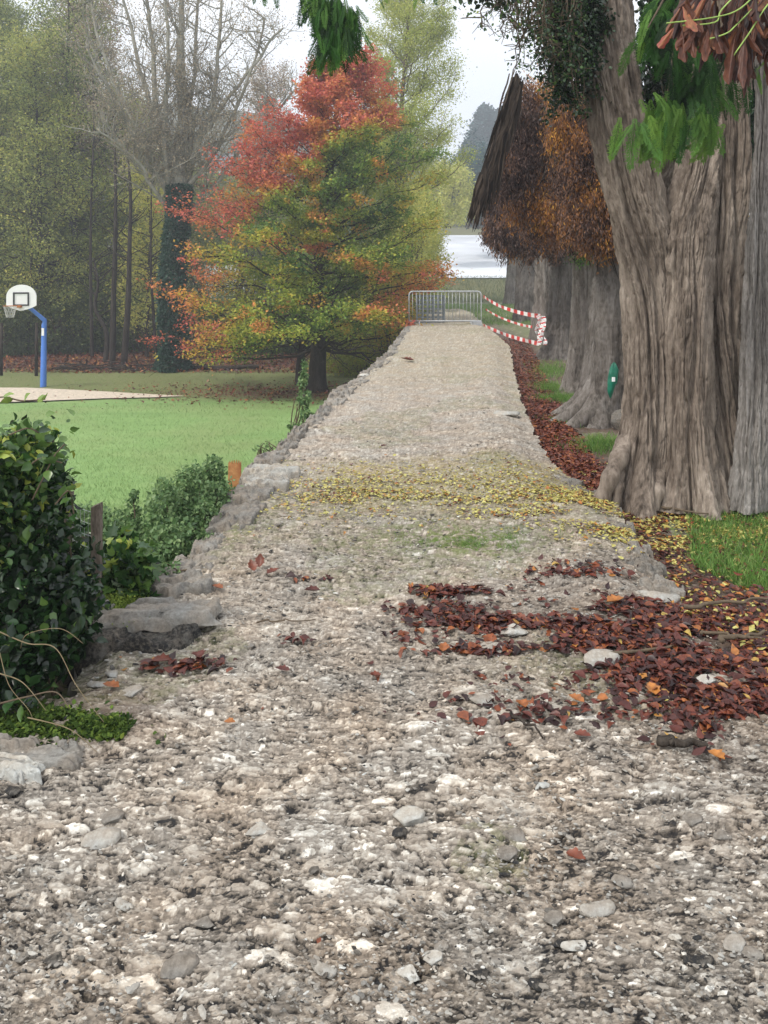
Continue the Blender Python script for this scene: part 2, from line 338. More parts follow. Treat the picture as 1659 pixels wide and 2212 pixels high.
m, n, p, o = mat('striped_tape'); c = ramp(n, attr(n, 'tint'), [(0, (.85, .85, .84)), (.5, (.62, .025, .025))], 'CONSTANT'); n.links.new(c, p.inputs['Base Color']); p.inputs['Roughness'].default_value = .35; M['tape'] = m

# ------------------------------------------------------------------ where the path and the verge lie
_L = A_([G(*q) for q in [(930, 672), (885, 700), (830, 770), (790, 800), (732, 840), (695, 880), (640, 930), (565, 1000), (515, 1060), (480, 1120), (420, 1180), (372, 1240), (325, 1295), (200, 1345), (172, 1440), (160, 1500)]])[::-1]
_R = A_([G(*q) for q in [(1010, 672), (1040, 700), (1092, 745), (1097, 800), (1110, 860), (1135, 930), (1165, 990), (1220, 1035), (1300, 1085), (1335, 1150), (1385, 1220), (1450, 1300), (1640, 1420), (2100, 1620)]])[::-1]
def xl(Y): 
    r = np.interp(Y, _L[:, 1], _L[:, 0]); return np.where(Y < 2.98, -8.0, r)
def xr(Y):
    return np.interp(Y, _R[:, 1], _R[:, 0])
FZ = -2.47
def path_h(x, Y, fine=True):
    e = ss(0, .16, x - xl(Y)) 
    h = .05 * (fbm(x * 1.1, Y * 1.1, 3, 5) - .5) + .028 * (fbm(x * 5, Y * 5, 4, 9) - .5)
    dr = xr(Y) - x; h = h - .06 * (1 - ss(-.05, .28, dr)) * ss(2.6, 3.4, Y) + .03 * (1 - ss(.15, .5, np.abs(dr - .2))) * ss(4.5, 5.5, Y)
    h = h + .03 * (fbm(x * 7, Y * 7, 4, 19) - .3) * (1 - ss(.1, .45, dr)) * ss(4, 5, Y)
    h = h - .05 * (1 - e) * ss(2.9, 3.3, Y) 
    # shallow drops of the near left, where the ground comes down from the bushes
    h = h + .035 * ss(-.8, -1.6, x) * ss(2.9, 2.3, Y)
    return h
def verge_h(x, Y):
    h = -.13 + .04 * (fbm(x * 1.3, Y * 1.3, 3, 31) - .5) + .02 * (fbm(x * 9, Y * 9, 3, 33) - .5)
    h = h + .11 * (1 - ss(3.0, 5.2, Y))
    h = h + .02 * ss(7, 20, Y)
    return h
def field_h(x, Y):
    d = xl(np.maximum(Y, 3.0)) - x
    top = -.14 + (FZ + .14) * ss(3.6, 8.5, Y)
    h = top + (FZ - top) * ss(.3, 4.5, d)
    return h + .05 * (fbm(x * .5, Y * .5, 3, 3) - .5) * ss(8, 12, Y) + .45 * ss(39, 52, Y) * (fbm(x * .2, Y * .2, 3, 4))

def fan(v0, v1, n, t0, t1, k):
    v = np.linspace(v0, v1, n); Y = F * CZ / (v - HOR); t = np.linspace(t0, t1, k)
    TT, YY = np.meshgrid(t, Y); X = TT * YY
    return X, YY
def grid_faces(n, k, mask):
    i = np.arange(n * k).reshape(n, k); Q = np.stack([i[:-1, :-1], i[:-1, 1:], i[1:, 1:], i[1:, :-1]], -1)
    mm = mask[:-1, :-1] | mask[1:, 1:]; Q = Q[mm].reshape(-1, 4)
    used = np.unique(Q); re = np.full(n * k, -1); re[used] = np.arange(len(used))
    return re[Q], used

# path: a height field of embedded stones
n_, k_ = 1120, 1080
X, YY = fan(2700, 668, n_, -.60, .66, k_)
edge = .045 * (fbm(X * 9, YY * 9, 3, 77) - .5) * 2
mask = (X > xl(YY) + edge) & (X < xr(YY) + .10 + edge)
fc, used = grid_faces(n_, k_, mask)
x = X.ravel()[used]; y = YY.ravel()[used]
h = path_h(x, y)
wx = x + .008 * (vn(x * 60, y * 60, 1) - .5) + .022 * (vn(x * 12, y * 12, 2) - .5); wy = y + .007 * (vn(x * 60 + 9, y * 60, 3) - .5) + .016 * (vn(x * 12 + 4, y * 12, 4) - .5)
patch = fbm(x * 1.6, y * 1.6, 3, 50)                      # rougher and finer areas
d1, i1 = domes(wx * .45, wy, .042, .17, 100); d2, i2 = domes(wx * .45, wy, .0165, .45, 200); d3, i3 = domes(wx * .45, wy, .0080, .8, 300)
far_ = 1 - .55 * ss(2.3, 4.2, y); d1 = d1 * far_ * (hash2(np.floor(i1 * 9999).astype(np.int64), np.zeros(len(i1), np.int64), 8) < .45 + .55 * (1 - ss(2.2, 3.4, y))); d4, i4 = domes(wx * .5, wy, .005, .85, 400)
near = 1 - ss(7, 11, y)
rough = .55 + .9 * ss(.4, .62, patch)
h1 = d1 * .042 * .28 * rough; h2 = d2 * .0165 * far_ * .45 * rough * .8; h3 = d3 * .0085 * .5; h4 = d4 * .005 * .5
ledge = fbm(wx * 7, wy * 20, 4, 55); ledge = .0045 * (ss(.44, .50, ledge) + ss(.56, .60, ledge)) * rough
hh = ledge + np.maximum(np.maximum(h1, h2), h3) + .55 * h4 + .004 * (vn(x * 120, y * 120, 7) - .5) * near
ids = np.where((h1 >= h2) & (h1 >= h3) & (h1 > 0), i1, np.where((h2 >= h3) & (h2 > 0), i2, i3))
big_ = (h1 > 0) | (h2 > 0)
tone = np.where(big_, .60 + .46 * (ids - .5), .50 + .34 * (ids - .5)) + .22 * (patch - .5) + .16 * (i4 - .5) + .18 * (fbm(x * 9, y * 16, 3, 58) - .5) + .06 * ss(4, 9, y)
tone = np.where(hh - ledge < .001, tone - .07, tone + .02)
tone = np.where((ids > .975), .14, tone); tone = np.where((ids < .07) & (ids > 0), .90, tone)
pit = fbm(wx * 18, wy * 50, 4, 91); pit2 = fbm(wx * 26 + 5, wy * 70, 3, 93)
hh = hh - .006 * ss(.60, .70, pit) - .004 * ss(.62, .72, pit2) * near
crk = 1 - np.abs(2 * fbm(wx * 5 + 3, wy * 15, 4, 95) - 1); hh = hh - .006 * ss(.93, .99, crk) * (patch > .42)
dirt = ss(.62, .70, pit) * .30 + ss(.62, .72, pit2) * .28 * near + .35 * ss(.93, .99, crk) * (patch > .42)
tone = tone - dirt * .8 + .10 * ss(.52, .6, fbm(x * 3, y * 5, 4, 97)) + .03
tone = .57 + (tone - .57) * (1 - .25 * ss(2.4, 4, y) - .35 * ss(4, 11, y))
h = h + hh
# the yellow leaf band, mossy patches, soil under the litter
def blob(x, y, u, v, ru, rv_near, z=0):
    c = G(u, v, z); a = G(u + ru, v, z)[0] - c[0]; b = (G(u, v - rv_near, z)[1] - c[1])
    return np.exp(-(((x - c[0]) / a) ** 2 + ((y - c[1]) / b) ** 2))
yel = ss(5.0, 6.1, y + .5 * (fbm(x * 2, y * 2, 3, 66) - .5)) * (1 - ss(6.5, 7.3, y + .8 * (fbm(x * 2, y * 2, 3, 67) - .5))) * ss(-.75, -.2, x) * .65 + .25 * ss(10, 14, y) + .35 * blob(x, y, 1400, 1480, 120, 50)
moss = .9 * blob(x, y, 1040, 1170, 130, 30) + .45 * blob(x, y, 480, 1150, 90, 60) + .3 * (fbm(x * .9, y * .9, 4, 71) > .6) + .5 * blob(x, y, 1300, 1420, 200, 60) + .25 * ss(4.4, 5, y) * (1 - ss(6, 6.6, y))
soil = .55 * blob(x, y, 1600, 1420, 400, 170) + .25 * blob(x, y, 1150, 1330, 260, 60) + .6 * blob(x, y, 230, 1540, 140, 60) + .12 * ss(3.6, 4.6, y) * (1 - ss(5.2, 5.6, y))
mb = MB().add(np.stack([x, y, h], 1), fc, np.clip(tone, 0, 1))
o = mb.build('path', M['path'], attrs={'yel': np.clip(yel, 0, 1), 'moss': np.clip(moss, 0, 1), 'soil': np.clip(soil, 0, 1)}); tag(o, kind='structure')

# verge right of the path, running on behind the barrier
n_, k_ = 620, 520
X, YY = fan(1700, 632, n_, -.10, 1.1, k_)
mask = (X > xr(YY) - .05) | (YY > 27.5)
mask &= (X > xl(YY) + .1)
fc, used = grid_faces(n_, k_, mask); x = X.ravel()[used]; y = YY.ravel()[used]
d2, i2 = domes(x, y, .06, .5, 900); d3, i3 = domes(x, y, .025, .8, 920)
h = verge_h(x, y) + np.maximum(d2 * .06 * .4, d3 * .025 * .5) * (1 - ss(6, 12, y) * .6)
g1 = (blob(x, y, 1680, 1190, 190, 100, -.1) ** .7 > .42) * 1.0
lawn = np.clip(g1 + ss(3.2, 4.4, x) +  ss(29, 34, y) * .8 + .8 * (blob(x, y, 1300, 950, 75, 20, -.12) > .5) + .8 * (blob(x, y, 1270, 905, 70, 12, -.12) > .5) + .8 * (blob(x, y, 1195, 840, 40, 30, -.12) > .5), 0, 1)
yel = .8 * ss(4.7, 5.3, y) * (1 - ss(6.6, 7.0, y))
mb = MB().add(np.stack([x, y, h], 1), fc, .35 + .3 * (i2 - .5))
o = mb.build('verge', M['path'], attrs={'yel': yel * (1 - lawn), 'moss': lawn, 'soil': (1 - lawn) * (1 - .35 * yel) * .95}); tag(o, kind='structure')

# the same ground carried on round the camera, beyond the finely built part
xs = np.linspace(-8, 9, 900); ys = np.linspace(-3, 5.5, 460); X, YY = np.meshgrid(xs, ys)
mask = ((X < -.57 * YY) | (X > .62 * YY) | (YY < 1.3)) & ((YY < 2.98) | (X > 1.2))
fc, used = grid_faces(460, 900, mask); x = X.ravel()[used]; y = YY.ravel()[used]; q = ss(-.1, .25, x - xr(np.maximum(y, 2.3)))
q = q * ss(2.2, 3.0, y); d1, i1 = domes(x * .5, y, .05, .5, 100); d2, i2 = domes(x * .6, y, .03, .6, 200)
h = (path_h(x, y) - .006) * (1 - q) + (verge_h(x, y) - .012) * q + np.maximum(d1 * .05 * .3, d2 * .03 * .4); gl = ss(1.6, 2.4, x) * ss(2.6, 3.6, y) * q
o = MB().add(np.stack([x, y, h], 1), fc, np.clip(.55 + .5 * (i2 - .5), 0, 1)).build('path', M['path'], attrs={'yel': 0 * x, 'moss': gl, 'soil': q * (1 - gl) * .9}); tag(o, kind='structure')

# field and bank left of the wall
Yv = np.concatenate([np.linspace(2.9, 12, 80), np.linspace(12.3, 60, 160)]); tt = np.linspace(-1.5, .35, 240)
TT, YY = np.meshgrid(tt, Yv); X = TT * (YY + 4)
X = np.minimum(X, xl(np.maximum(YY, 3.0)) - .02)
n_, k_ = X.shape; fc, used = grid_faces(n_, k_, np.ones_like(X, bool)); x = X.ravel(); y = YY.ravel()
h = field_h(x, y)
Tb = G(685, 845, FZ)
litter = np.clip(ss(33.8, 36.5, y + 1.2 * (fbm(x * .4, y * .4, 3, 8) - .5)) + .9 * np.exp(-(((x - Tb[0] + 1.2) / 3.2) ** 2 + ((y - 27.2) / 1.0) ** 2)) + (1 - ss(6, 9, y)) * .8, 0, 1)
dry = ss(25.5, 28, y) * .85
mb = MB().add(np.stack([x, y, h], 1), fc)
o = mb.build('field', M['lawn'], attrs={'litter': litter, 'dry': dry}); tag(o, kind='structure')
# wide ground under everything, to the horizon
mb = MB(); g = A_([[-600, -40, -2.75], [600, -40, -2.75], [600, 900, -2.75], [-600, 900, -2.75]]); mb.add(g, A_([[0, 1, 2, 3]]))
o = mb.build('ground', M['hill'], attrs={}); tag(o, kind='structure')
# right-hand land beyond the verge: level with the path, then climbing
xs = np.linspace(-60, 160, 120); ys = np.linspace(46, 240, 90); XX, YY = np.meshgrid(xs, ys)
Z = -.15 + .118 * np.maximum(YY - 62, 0) * ss(56, 78, YY) + .2 * (fbm(XX * .1, YY * .1, 3, 12) - .5) - 3 * (1 - ss(-6, 4, XX))
fc, used = grid_faces(90, 120, np.ones_like(XX, bool))
o = MB().add(np.stack([XX, YY, Z], -1).reshape(-1, 3), fc).build('meadow', M['lawn'], attrs={'litter': np.full(XX.size, .1), 'dry': np.full(XX.size, 1.0)}); tag(o, kind='structure')
def meadow_z(x, y): return -.15 + .118 * max(y - 62, 0) * float(ss(56, 78, y)) + .13
# court
cp = [(-160, 839), (60, 840), (150, 844), (260, 850), (345, 855), (400, 858), (330, 861), (230, 863), (130, 867), (60, 870), (-160, 876)]
V = A_([G(a, b, FZ) for a, b in cp]); V[:, 2] = FZ + .045; c = V.mean(0); m_ = len(V)
V2 = [c]; 
for i in range(m_): V2 += [V[i]]
o = MB().add(A_(V2), A_([[0, i + 1, (i + 1) % m_ + 1] for i in range(m_)])).build('court', M['gravel_court']); tag(o, kind='structure')
# pale road climbing behind the barrier
def strip_mesh(name, rows, mat_, off):
    V = []; 
    for (u0, u1, v, Y) in rows:
        for t in np.linspace(0, 1, 9):
            q = P(u0 + (u1 - u0) * t, v, Y); q[2] = meadow_z(q[0], Y); V.append(q)
    k = 9; n = len(rows); i = np.arange(n * k).reshape(n, k); Q = np.stack([i[:-1, :-1], i[:-1, 1:], i[1:, 1:], i[1:, :-1]], -1).reshape(-1, 4)
    o = MB().add(A_(V), Q).build(name, mat_); tag(o, kind='structure'); return o
strip_mesh('road', [(880, 1300, 612, 76), (900, 1290, 598, 84), (925, 1270, 560, 100), (950, 1250, 530, 116), (960, 1250, 502, 140)], M['road'], 0)

# hills
def hill(name, x0, x1, Y0, prof, depth, mt, seed):
    xs = np.linspace(x0, x1, 220); ys = np.linspace(0, 1, 40); XX, TT = np.meshgrid(xs, ys)
    top = np.interp(XX, *prof); Z = -3 + (top + 3) * np.sin(np.clip(TT * 1.15, 0, 1) * np.pi / 2) + 3.0 * (fbm(XX * .12, TT * 9, 4, seed) - .5)
    n, k = XX.shape; fc, u = grid_faces(n, k, np.ones_like(XX, bool))
    o = MB().add(np.stack([XX, Y0 + TT * depth, Z], -1).reshape(-1, 3), fc).build(name, mt); tag(o, kind='structure')
hill('hill', -190, 40, 150, ([-190, -90, -40, 0, 40], [60, 52, 47, 40, 20]), 80, M['hill'], 3)

# ------------------------------------------------------------------ retaining wall and its coping
mb = MB(); Ys = np.linspace(3.1, 33, 500); zs = np.linspace(-.06, -2.9, 40); YG, ZG = np.meshgrid(Ys, zs)
br = np.floor((ZG + 5) / .24); off = hash2(br, br * 0, 4); cell = np.floor(YG / .42 + off); q1 = (YG / .42 + off) % 1; q2 = ((ZG + 5) / .24) % 1
jt = np.minimum(ss(0, .1, q1) * ss(1, .9, q1), ss(0, .15, q2) * ss(1, .85, q2))
XG = xl(YG) + .02 - .05 * jt * (.6 + .7 * hash2(cell, br, 5)) - .02 * (fbm(YG * 9, ZG * 9, 3) - .5)
fc, u = grid_faces(*XG.shape, np.ones_like(XG, bool))
mb.add(np.stack([XG, YG, ZG], -1).reshape(-1, 3), fc, (.25 + .3 * hash2(cell, br, 6)).ravel())
wall_o = mb.build('retaining_wall', M['stone_far'], origin=(-.8, 10, -2.5)); tag(wall_o, 'mossy rubble retaining wall dropping from the left edge of the path to the lawn', 'wall')

rs = np.random.default_rng(5)
def slab(c, L_, Wd, T_, rz, seed, tone=.62, tilt=0):
    r = np.random.default_rng(seed); mb = MB(); n = 44; k = 44
    a, b = np.meshgrid(np.linspace(-1, 1, k), np.linspace(-1, 1, n))
    q = (np.abs(a) ** 5 + np.abs(b) ** 5) ** .2; sx = .92 + .5 * (fbm(a * 2.6 + seed, b * 2.6, 4, seed) - .5)
    ed = 1 - np.clip((q - .90) / .10, 0, 1) ** 1.5
    zt_ = T_ * ed + .02 * (fbm(a * 3 + seed * 3, b * 3, 4, seed) - .5) * 2 + .010 * (fbm(a * 9, b * 9, 3, seed) - .5) + .026 * ss(.49, .52, fbm(a * 2.2 + seed, b * 2.2, 4, seed + 2)) - T_
    XX = a * sx * L_ / 2 * (1 + .12 * (vn(b * 2.5 + seed, b * 0, 3) - .5)); YY_ = b * sx * Wd / 2 * (1 + .2 * (vn(a * 2.5, b * 0 + seed, 4) - .5))
    zt_ = zt_ + tilt * YY_
    ca, sa = math.cos(rz), math.sin(rz)
    V = np.stack([XX * ca - YY_ * sa + c[0], XX * sa + YY_ * ca + c[1], zt_ + c[2]], -1).reshape(-1, 3)
    fc, u = grid_faces(n, k, np.ones((n, k), bool)); mb.add(V, fc, tone + .25 * (fbm(a.ravel() * 3, b.ravel() * 3, 3, seed) - .5))
    return mb
ordn = ['first', 'second', 'third', 'fourth', 'fifth', 'sixth', 'seventh', 'eighth', 'ninth', 'tenth', 'eleventh', 'twelfth', 'thirteenth', 'fourteenth', 'fifteenth', 'sixteenth', 'seventeenth', 'eighteenth', 'nineteenth', 'twentieth', 'twenty-first', 'twenty-second', 'twenty-third', 'twenty-fourth', 'twenty-fifth', 'twenty-sixth', 'twenty-seventh', 'twenty-eighth', 'twenty-ninth', 'thirtieth']
Yc = 3.95; i = 0
while Yc < 26 and i < 30:
    L_ = rs.uniform(.30, .55) * (1 + Yc * .05); Wd = rs.uniform(.18, .34); ym = Yc + L_ / 2
    sl_ = (xl(np.array(ym + .2)) - xl(np.array(ym - .2))) / .4; rz = math.atan2(1, float(sl_)) + rs.uniform(-.12, .12)
    c = (float(xl(np.array(ym))) + Wd * .32 + rs.uniform(-.05, .04), ym, .0 + rs.uniform(-.012, .014))
    ob = slab(c, L_ * 1.02, Wd, .12, rz, 10 + i, rs.uniform(.30, .52)).build('coping_stone', M['stone'], origin=c)
    tag(ob, 'flat grey coping stone, %s from the ivy bush along the left path edge' % ordn[i], 'stone', 'coping stones along the left edge of the path')
    Yc += L_ * rs.uniform(.92, 1.08); i += 1
for i, (u, v, L_, tl) in enumerate([(1222, 1040, .42, .34), (1262, 1066, .40, .28), (1305, 1098, .38, .36), (1335, 1135, .34, .30), (1362, 1180, .36, .4), (1395, 1222, .30, .26), (1432, 1268, .30, .38)]):
    c = G(u, v, -.035); ob = slab(c, L_ * .85, rs.uniform(.12, .19), .12, 2.15 + rs.uniform(-.15, .15), 120 + i, tl).build('edge_stone', M['stone'], origin=c)
    tag(ob, 'worn grey edge stone, %s from the great cypress along the right path edge' % ordn[i], 'stone', 'worn stones along the right edge of the path')
# the big pale slabs that stand out
for (u, v, z, L_, Wd, T_, rz, sd, tn, lb) in [
    (325, 1322, .075, .70, .26, .05, .12, 71, .48, 'long pale thin slab on a dark block beside the ivy bush'),
    (575, 1038, .04, .42, .30, .12, .1, 72, .60, 'pale rectangular stone block at the path edge beside the rusty orange board'),
    (588, 1016, .055, .48, .22, .12, .0, 73, .66, 'thin pale stone strip just behind the rectangular stone block'),
    (30, 1630, .022, .56, .17, .1, -.05, 74, .45, 'smooth greenish grey slab below the mossy patch at the left'),
    (0, 1662, .020, .34, .10, .1, -.25, 75, .78, 'whitish slab cut by the left border below the greenish slab'),
    (395, 1262, .03, .34, .22, .1, .4, 76, .42, 'rough grey slab on the path edge behind the long pale slab')]:
    c = G(u, v, z); ob = slab(c, L_, Wd, T_, rz, sd, tn).build('stone_slab', M['stone'], origin=c); tag(ob, lb, 'stone slab', 'loose slabs on the left side of the path')

c = G(290, 1350, .03); ob = slab(c, .62, .42, .2, .14, 79, .10).build('stone_block', M['stone'], origin=c); tag(ob, 'broken stone block painted dark for shade under the long pale slab beside the ivy bush', 'stone block')  # low tone paints the shade on the block's face below the slab

# ------------------------------------------------------------------ loose stones
RT = [rock_tmpl(s, 1) for s in range(6)]
def pile(mb, pos, r, flat, tone, seed):
    rg = np.random.default_rng(seed); pick = rg.integers(0, 6, len(pos))
    for q in range(6):
        s = pick == q
        if not s.any(): continue
        an = rg.normal(0, .5, s.sum()); Mx = np.zeros((s.sum(), 3, 3)); Mx[:, 0, 0] = np.cos(an); Mx[:, 0, 1] = -np.sin(an); Mx[:, 1, 0] = np.sin(an); Mx[:, 1, 1] = np.cos(an); Mx[:, 2, 2] = 1
        tl = rg.normal(0, .25, s.sum()); Mx[:, 2, 0] = tl
        sc = np.stack([r[s] * rg.uniform(1.1, 2.0, s.sum()), r[s] * rg.uniform(.7, 1.1, s.sum()), r[s] * flat * rg.uniform(.7, 1.3, s.sum())], 1)
        scatter(mb, RT[q], pos[s], Mx, sc, tone[s])
rg = np.random.default_rng(11); ng = 34000
v = rg.uniform(700, 2500, ng); tt = rg.uniform(-.58, .62, ng); y = F * CZ / (v - HOR); x = tt * y
dens = fbm(x * 2.2, y * 2.2, 3, 61); keep = (dens > rg.uniform(.2, .62, ng)) & (x > xl(y) + .05) & (x < xr(y)) & (y < 9 + rg.uniform(0, 8, ng))
x, y = x[keep], y[keep]; r = np.clip(rg.lognormal(math.log(.0046), .42, len(x)), .0025, .019); r *= (.7 + .6 * ss(1.5, 6, y))
tone = np.clip(rg.normal(.45, .20, len(x)), 0, .9); tone[rg.random(len(x)) < .06] = .03
mb = MB(); pile(mb, np.stack([x, y, path_h(x, y) + .012], 1), r, .45, tone, 12)
o = mb.build('gravel', M['stone'], smooth=False); tag(o, 'loose pale and dark gravel strewn over the whole path', 'gravel', kind='stuff')
RB = [rock_tmpl(40 + s, 3) for s in range(4)]
stones = [(115, 2078, 36, .13, 'dark rounded stone near the lower left corner'), (50, 2070, 22, .3, 'grey stone left of the dark rounded stone'), (265, 1950, 26, .7, 'pale flat stone in the lower left gravel'),
 (210, 1825, 55, .72, 'large pale embedded stone at the left of the foreground'), (300, 1838, 26, .25, 'dark grey stone right of the large pale embedded stone'), (245, 1775, 40, .35, 'brownish stone above the large pale embedded stone'),
 (20, 1862, 20, .85, 'white stone with green moss at the left border'), (25, 1725, 24, .06, 'blackish stone by the left border'), (440, 2000, 30, .28, 'grey stone in the lower middle left'),
 (680, 1890, 18, .2, 'small dark stone in the middle foreground'), (700, 2095, 34, .62, 'pale stone near the bottom left of centre'), (380, 2090, 55, .3, 'long dark slab-like stone at the bottom left'),
 (880, 2110, 38, .95, 'bright white stone near the bottom centre'), (940, 2075, 32, .85, 'pale stone above the bright white stone'), (1030, 2105, 28, .04, 'black stone at the bottom right of centre'),
 (1155, 2130, 26, .03, 'black broken stone beside a white one near the bottom'), (1210, 2045, 22, .04, 'small black stone in the lower right'), (1200, 1985, 34, .3, 'brown pointed stone at the lower right'),
 (1060, 2070, 26, .32, 'brownish stone between two pale stones at the bottom'), (860, 1808, 24, .05, 'black stone in the centre of the foreground'), (1110, 1810, 46, .3, 'flat brown-grey stone at the right of centre'),
 (1100, 1850, 36, .28, 'dark grey flat stone below the flat brown-grey one'), (1290, 1965, 44, .65, 'pale stone at the lower right'), (1340, 1908, 30, .35, 'brownish stone at the right'),
 (1110, 1365, 44, .85, 'large pale stone among red leaves'), (1530, 1475, 34, .85, 'pale pointed stone in the red leaves at the right'), (1420, 1270, 50, .7, 'pale rounded edge stone at the right path edge'),
 (1290, 1430, 60, .72, 'long pale stone with lichen between red leaves'), (1040, 1520, 44, .55, 'pale stone in the path centre'), (1590, 2060, 40, .6, 'pale round stone near the lower right corner'),
 (1510, 2090, 36, .05, 'black stone in the lower right corner'), (1620, 2080, 30, .35, 'brownish stone beside the lower right corner'), (1560, 1815, 30, .3, 'grey stone close to the right border'),
 (1500, 1780, 34, .3, 'dull flat stone by the right border'), (1095, 898, 30, .8, 'pale block on the right shoulder of the path'), (785, 812, 15, 1.0, 'small white stone on the left path edge'),
 (240, 1460, 26, .75, 'pale stone on the broken edge left of the path'), (290, 1500, 34, .6, 'grey stone in the broken edge beside an orange leaf'), (210, 1480, 24, .7, 'small pale stone beside the ivy bush'),
 (1060, 1100 + 300, 40, .6, 'grey flat stone amid the leaf patches'), (560, 1800, 40, .78, 'pale stone in the left middle of the path'), (890, 1770, 50, .85, 'broad pale patch stone in the middle of the path'),
 (1240, 2050, 30, .9, 'white stone right of the small black stone'), (950, 1150 + 900, 22, .45, 'grey stone near the bottom middle')]
for i, (u, v, w, tn, lb) in enumerate(stones):
    c = G(u, v, 0); r = w * c[1] / F; Vt, Ft = RB[i % 4]; tn = .12 + tn * .72 if tn > .2 else tn; an = math.sin(i * 2.4) * .45; ca, sa = math.cos(an), math.sin(an)
    Vv = Vt * A_([1.0, .62, .32]) * r * .95; Vv = Vv * (1 + .10 * (vn3(Vv[:, 0] * 90 + 9, Vv[:, 1] * 90 + 9, Vv[:, 2] * 90 + 9, i) - .5))[:, None]; Vv = np.stack([Vv[:, 0] * ca - Vv[:, 1] * sa, Vv[:, 0] * sa + Vv[:, 1] * ca, Vv[:, 2]], 1)
    z = float(path_h(A_([c[0]]), A_([c[1]]))[0]); c = A_([c[0], c[1], z + .006 + r * .07])
    ob = MB().add(Vv + c, Ft, tn).build('stone', M['stone'], origin=c); tag(ob, lb, 'stone', 'larger stones lying in the path')
c = G(1335, 925, -.13); Vt, Ft = RB[1]; ob = MB().add(Vt * A_([.14, .12, .18]) + c + A_([0, -.1, .08]), Ft, .22).build('stone', M['stone'], origin=c); tag(ob, 'dark grey boulder at the left foot of the great cypress', 'stone', 'larger stones lying in the path')

# ------------------------------------------------------------------ fallen leaves
def lay(n, sampler, size, tones, seed, tmpl=LEAF, hfun=path_h, lift=.010, up=2.4, zs=1.5):
    r = np.random.default_rng(seed); x, y = sampler(r, n); mb = MB()
    z = hfun(x, y) + lift + r.random(len(x)) * .012
    sc = size * r.uniform(.45, 1.6, len(x)); s3 = np.stack([sc * r.uniform(.6, 1.1, len(x)), sc, sc * zs * r.uniform(-1.2, 2.2, len(x))], 1)
    t = np.clip(r.choice(tones[0], len(x), p=tones[1]) + r.normal(0, .06, len(x)), 0, 1)
    scatter(mb, tmpl, np.stack([x, y, z], 1), frames(r, len(x), up), s3, t); return mb
def fromblobs(bl, z=0, c0=.46, c1=.58):
    w = A_([b[4] for b in bl], float); w /= w.sum()
    def f(r, n):
        k = r.choice(len(bl), n, p=w); u = A_([b[0] for b in bl])[k] + r.normal(size=n) * A_([b[2] for b in bl])[k]; v = A_([b[1] for b in bl])[k] + r.normal(size=n) * A_([b[3] for b in bl])[k]
        v = np.maximum(v, 660); Y = F * (CZ - z) / (v - HOR); X = (u - CX) / F * Y
        c = fbm(X * 3, Y * 8, 4, 88) > r.uniform(c0, c1, n) + .0; m = (X > xl(Y)) & c; return X[m], Y[m]
    return f
red = fromblobs([(1560, 1440, 130, 50, 5), (1400, 1350, 120, 35, 3.5), (1250, 1380, 110, 18, 2.2), (950, 1318, 55, 8, .6), (1010, 1345, 60, 6, .8), (960, 1280, 50, 5, .5), (700, 1385, 60, 5, .35), (400, 1440, 50, 8, .22), (1050, 1405, 60, 5, .35), (620, 1250, 50, 6, .12), (1150, 1540, 160, 14, .25), (790, 1382, 60, 8, .5), (1300, 1245, 80, 14, 1.0), (1620, 1520, 90, 40, 3), (1500, 1290, 90, 18, 2), (1120, 1345, 70, 7, .7), (1300, 1420, 150, 30, 1.2), (1200, 1500, 250, 50, .25), (1560, 1340, 90, 30, 1.6), (1640, 1420, 60, 60, 2), (1450, 1260, 40, 25, .5)], 0, .43, .60)
o = lay(12500, red, .036, ([.02, .12, .25, .38, .5, .62, .8], [.2, .24, .22, .16, .10, .05, .03]), 21).build('leaf_litter', M['l_litter']); tag(o, 'dark red and brown fallen leaves heaped across the right of the path', 'leaf litter', kind='stuff')
def strip(r, n):
    y = 1 / r.uniform(1 / 22, 1 / 6.0, n); a = xr(y); b = np.interp(y, [6, 7.0, 9, 12, 17, 24], [1.75, 1.95, 2.15, 2.55, 3.3, 4.3]); x = a + .0 + (b - a) * r.random(n) ** 1.1
    return x, y
o = lay(15000, strip, .042, ([.2, .38, .5, .62], [.15, .4, .3, .15]), 22, hfun=verge_h, lift=.012).build('leaf_litter', M['l_litter']); tag(o, 'brick red strip of small fallen leaves between the path and the cypress trunks', 'leaf litter', kind='stuff')
yl = fromblobs([(1000, 1065, 260, 30, 4), (1250, 1090, 110, 25, 2.5), (1500, 1110, 120, 22, 3.0), (760, 1050, 90, 20, 1), (1380, 1145, 60, 18, 1.2), (1640, 1100, 60, 14, 1)], 0, .3, .62)
o = lay(15000, yl, .023, ([.3, .8, .93, .99], [.10, .08, .32, .5]), 23, hfun=lambda a, b: np.where(a > xr(b) + .1, verge_h(a, b), path_h(a, b))).build('leaf_litter', M['l_litter']); tag(o, 'small yellow leaves spread in a band across the path to the great cypress', 'leaf litter', kind='stuff')
def crumbs(r, n):
    y = 1 / r.uniform(1 / 7.5, 1 / 3.2, n); x = xr(y) + r.exponential(.5, n); return x, y
o = lay(5000, crumbs, .03, ([.1, .3, .5, .8, .97], [.3, .25, .2, .1, .15]), 26, hfun=verge_h, lift=.014).build('leaf_litter', M['l_litter']); tag(o, 'scattered brown and yellow leaf crumbs on the bare soil beside the right lawn', 'leaf litter', kind='stuff')
def under(r, n):
    x = Tb[0] + r.normal(-.8, 3.4, n); y = 28 + r.normal(0, 1.3, n); m = x < xl(y) - .1; return x[m], y[m]
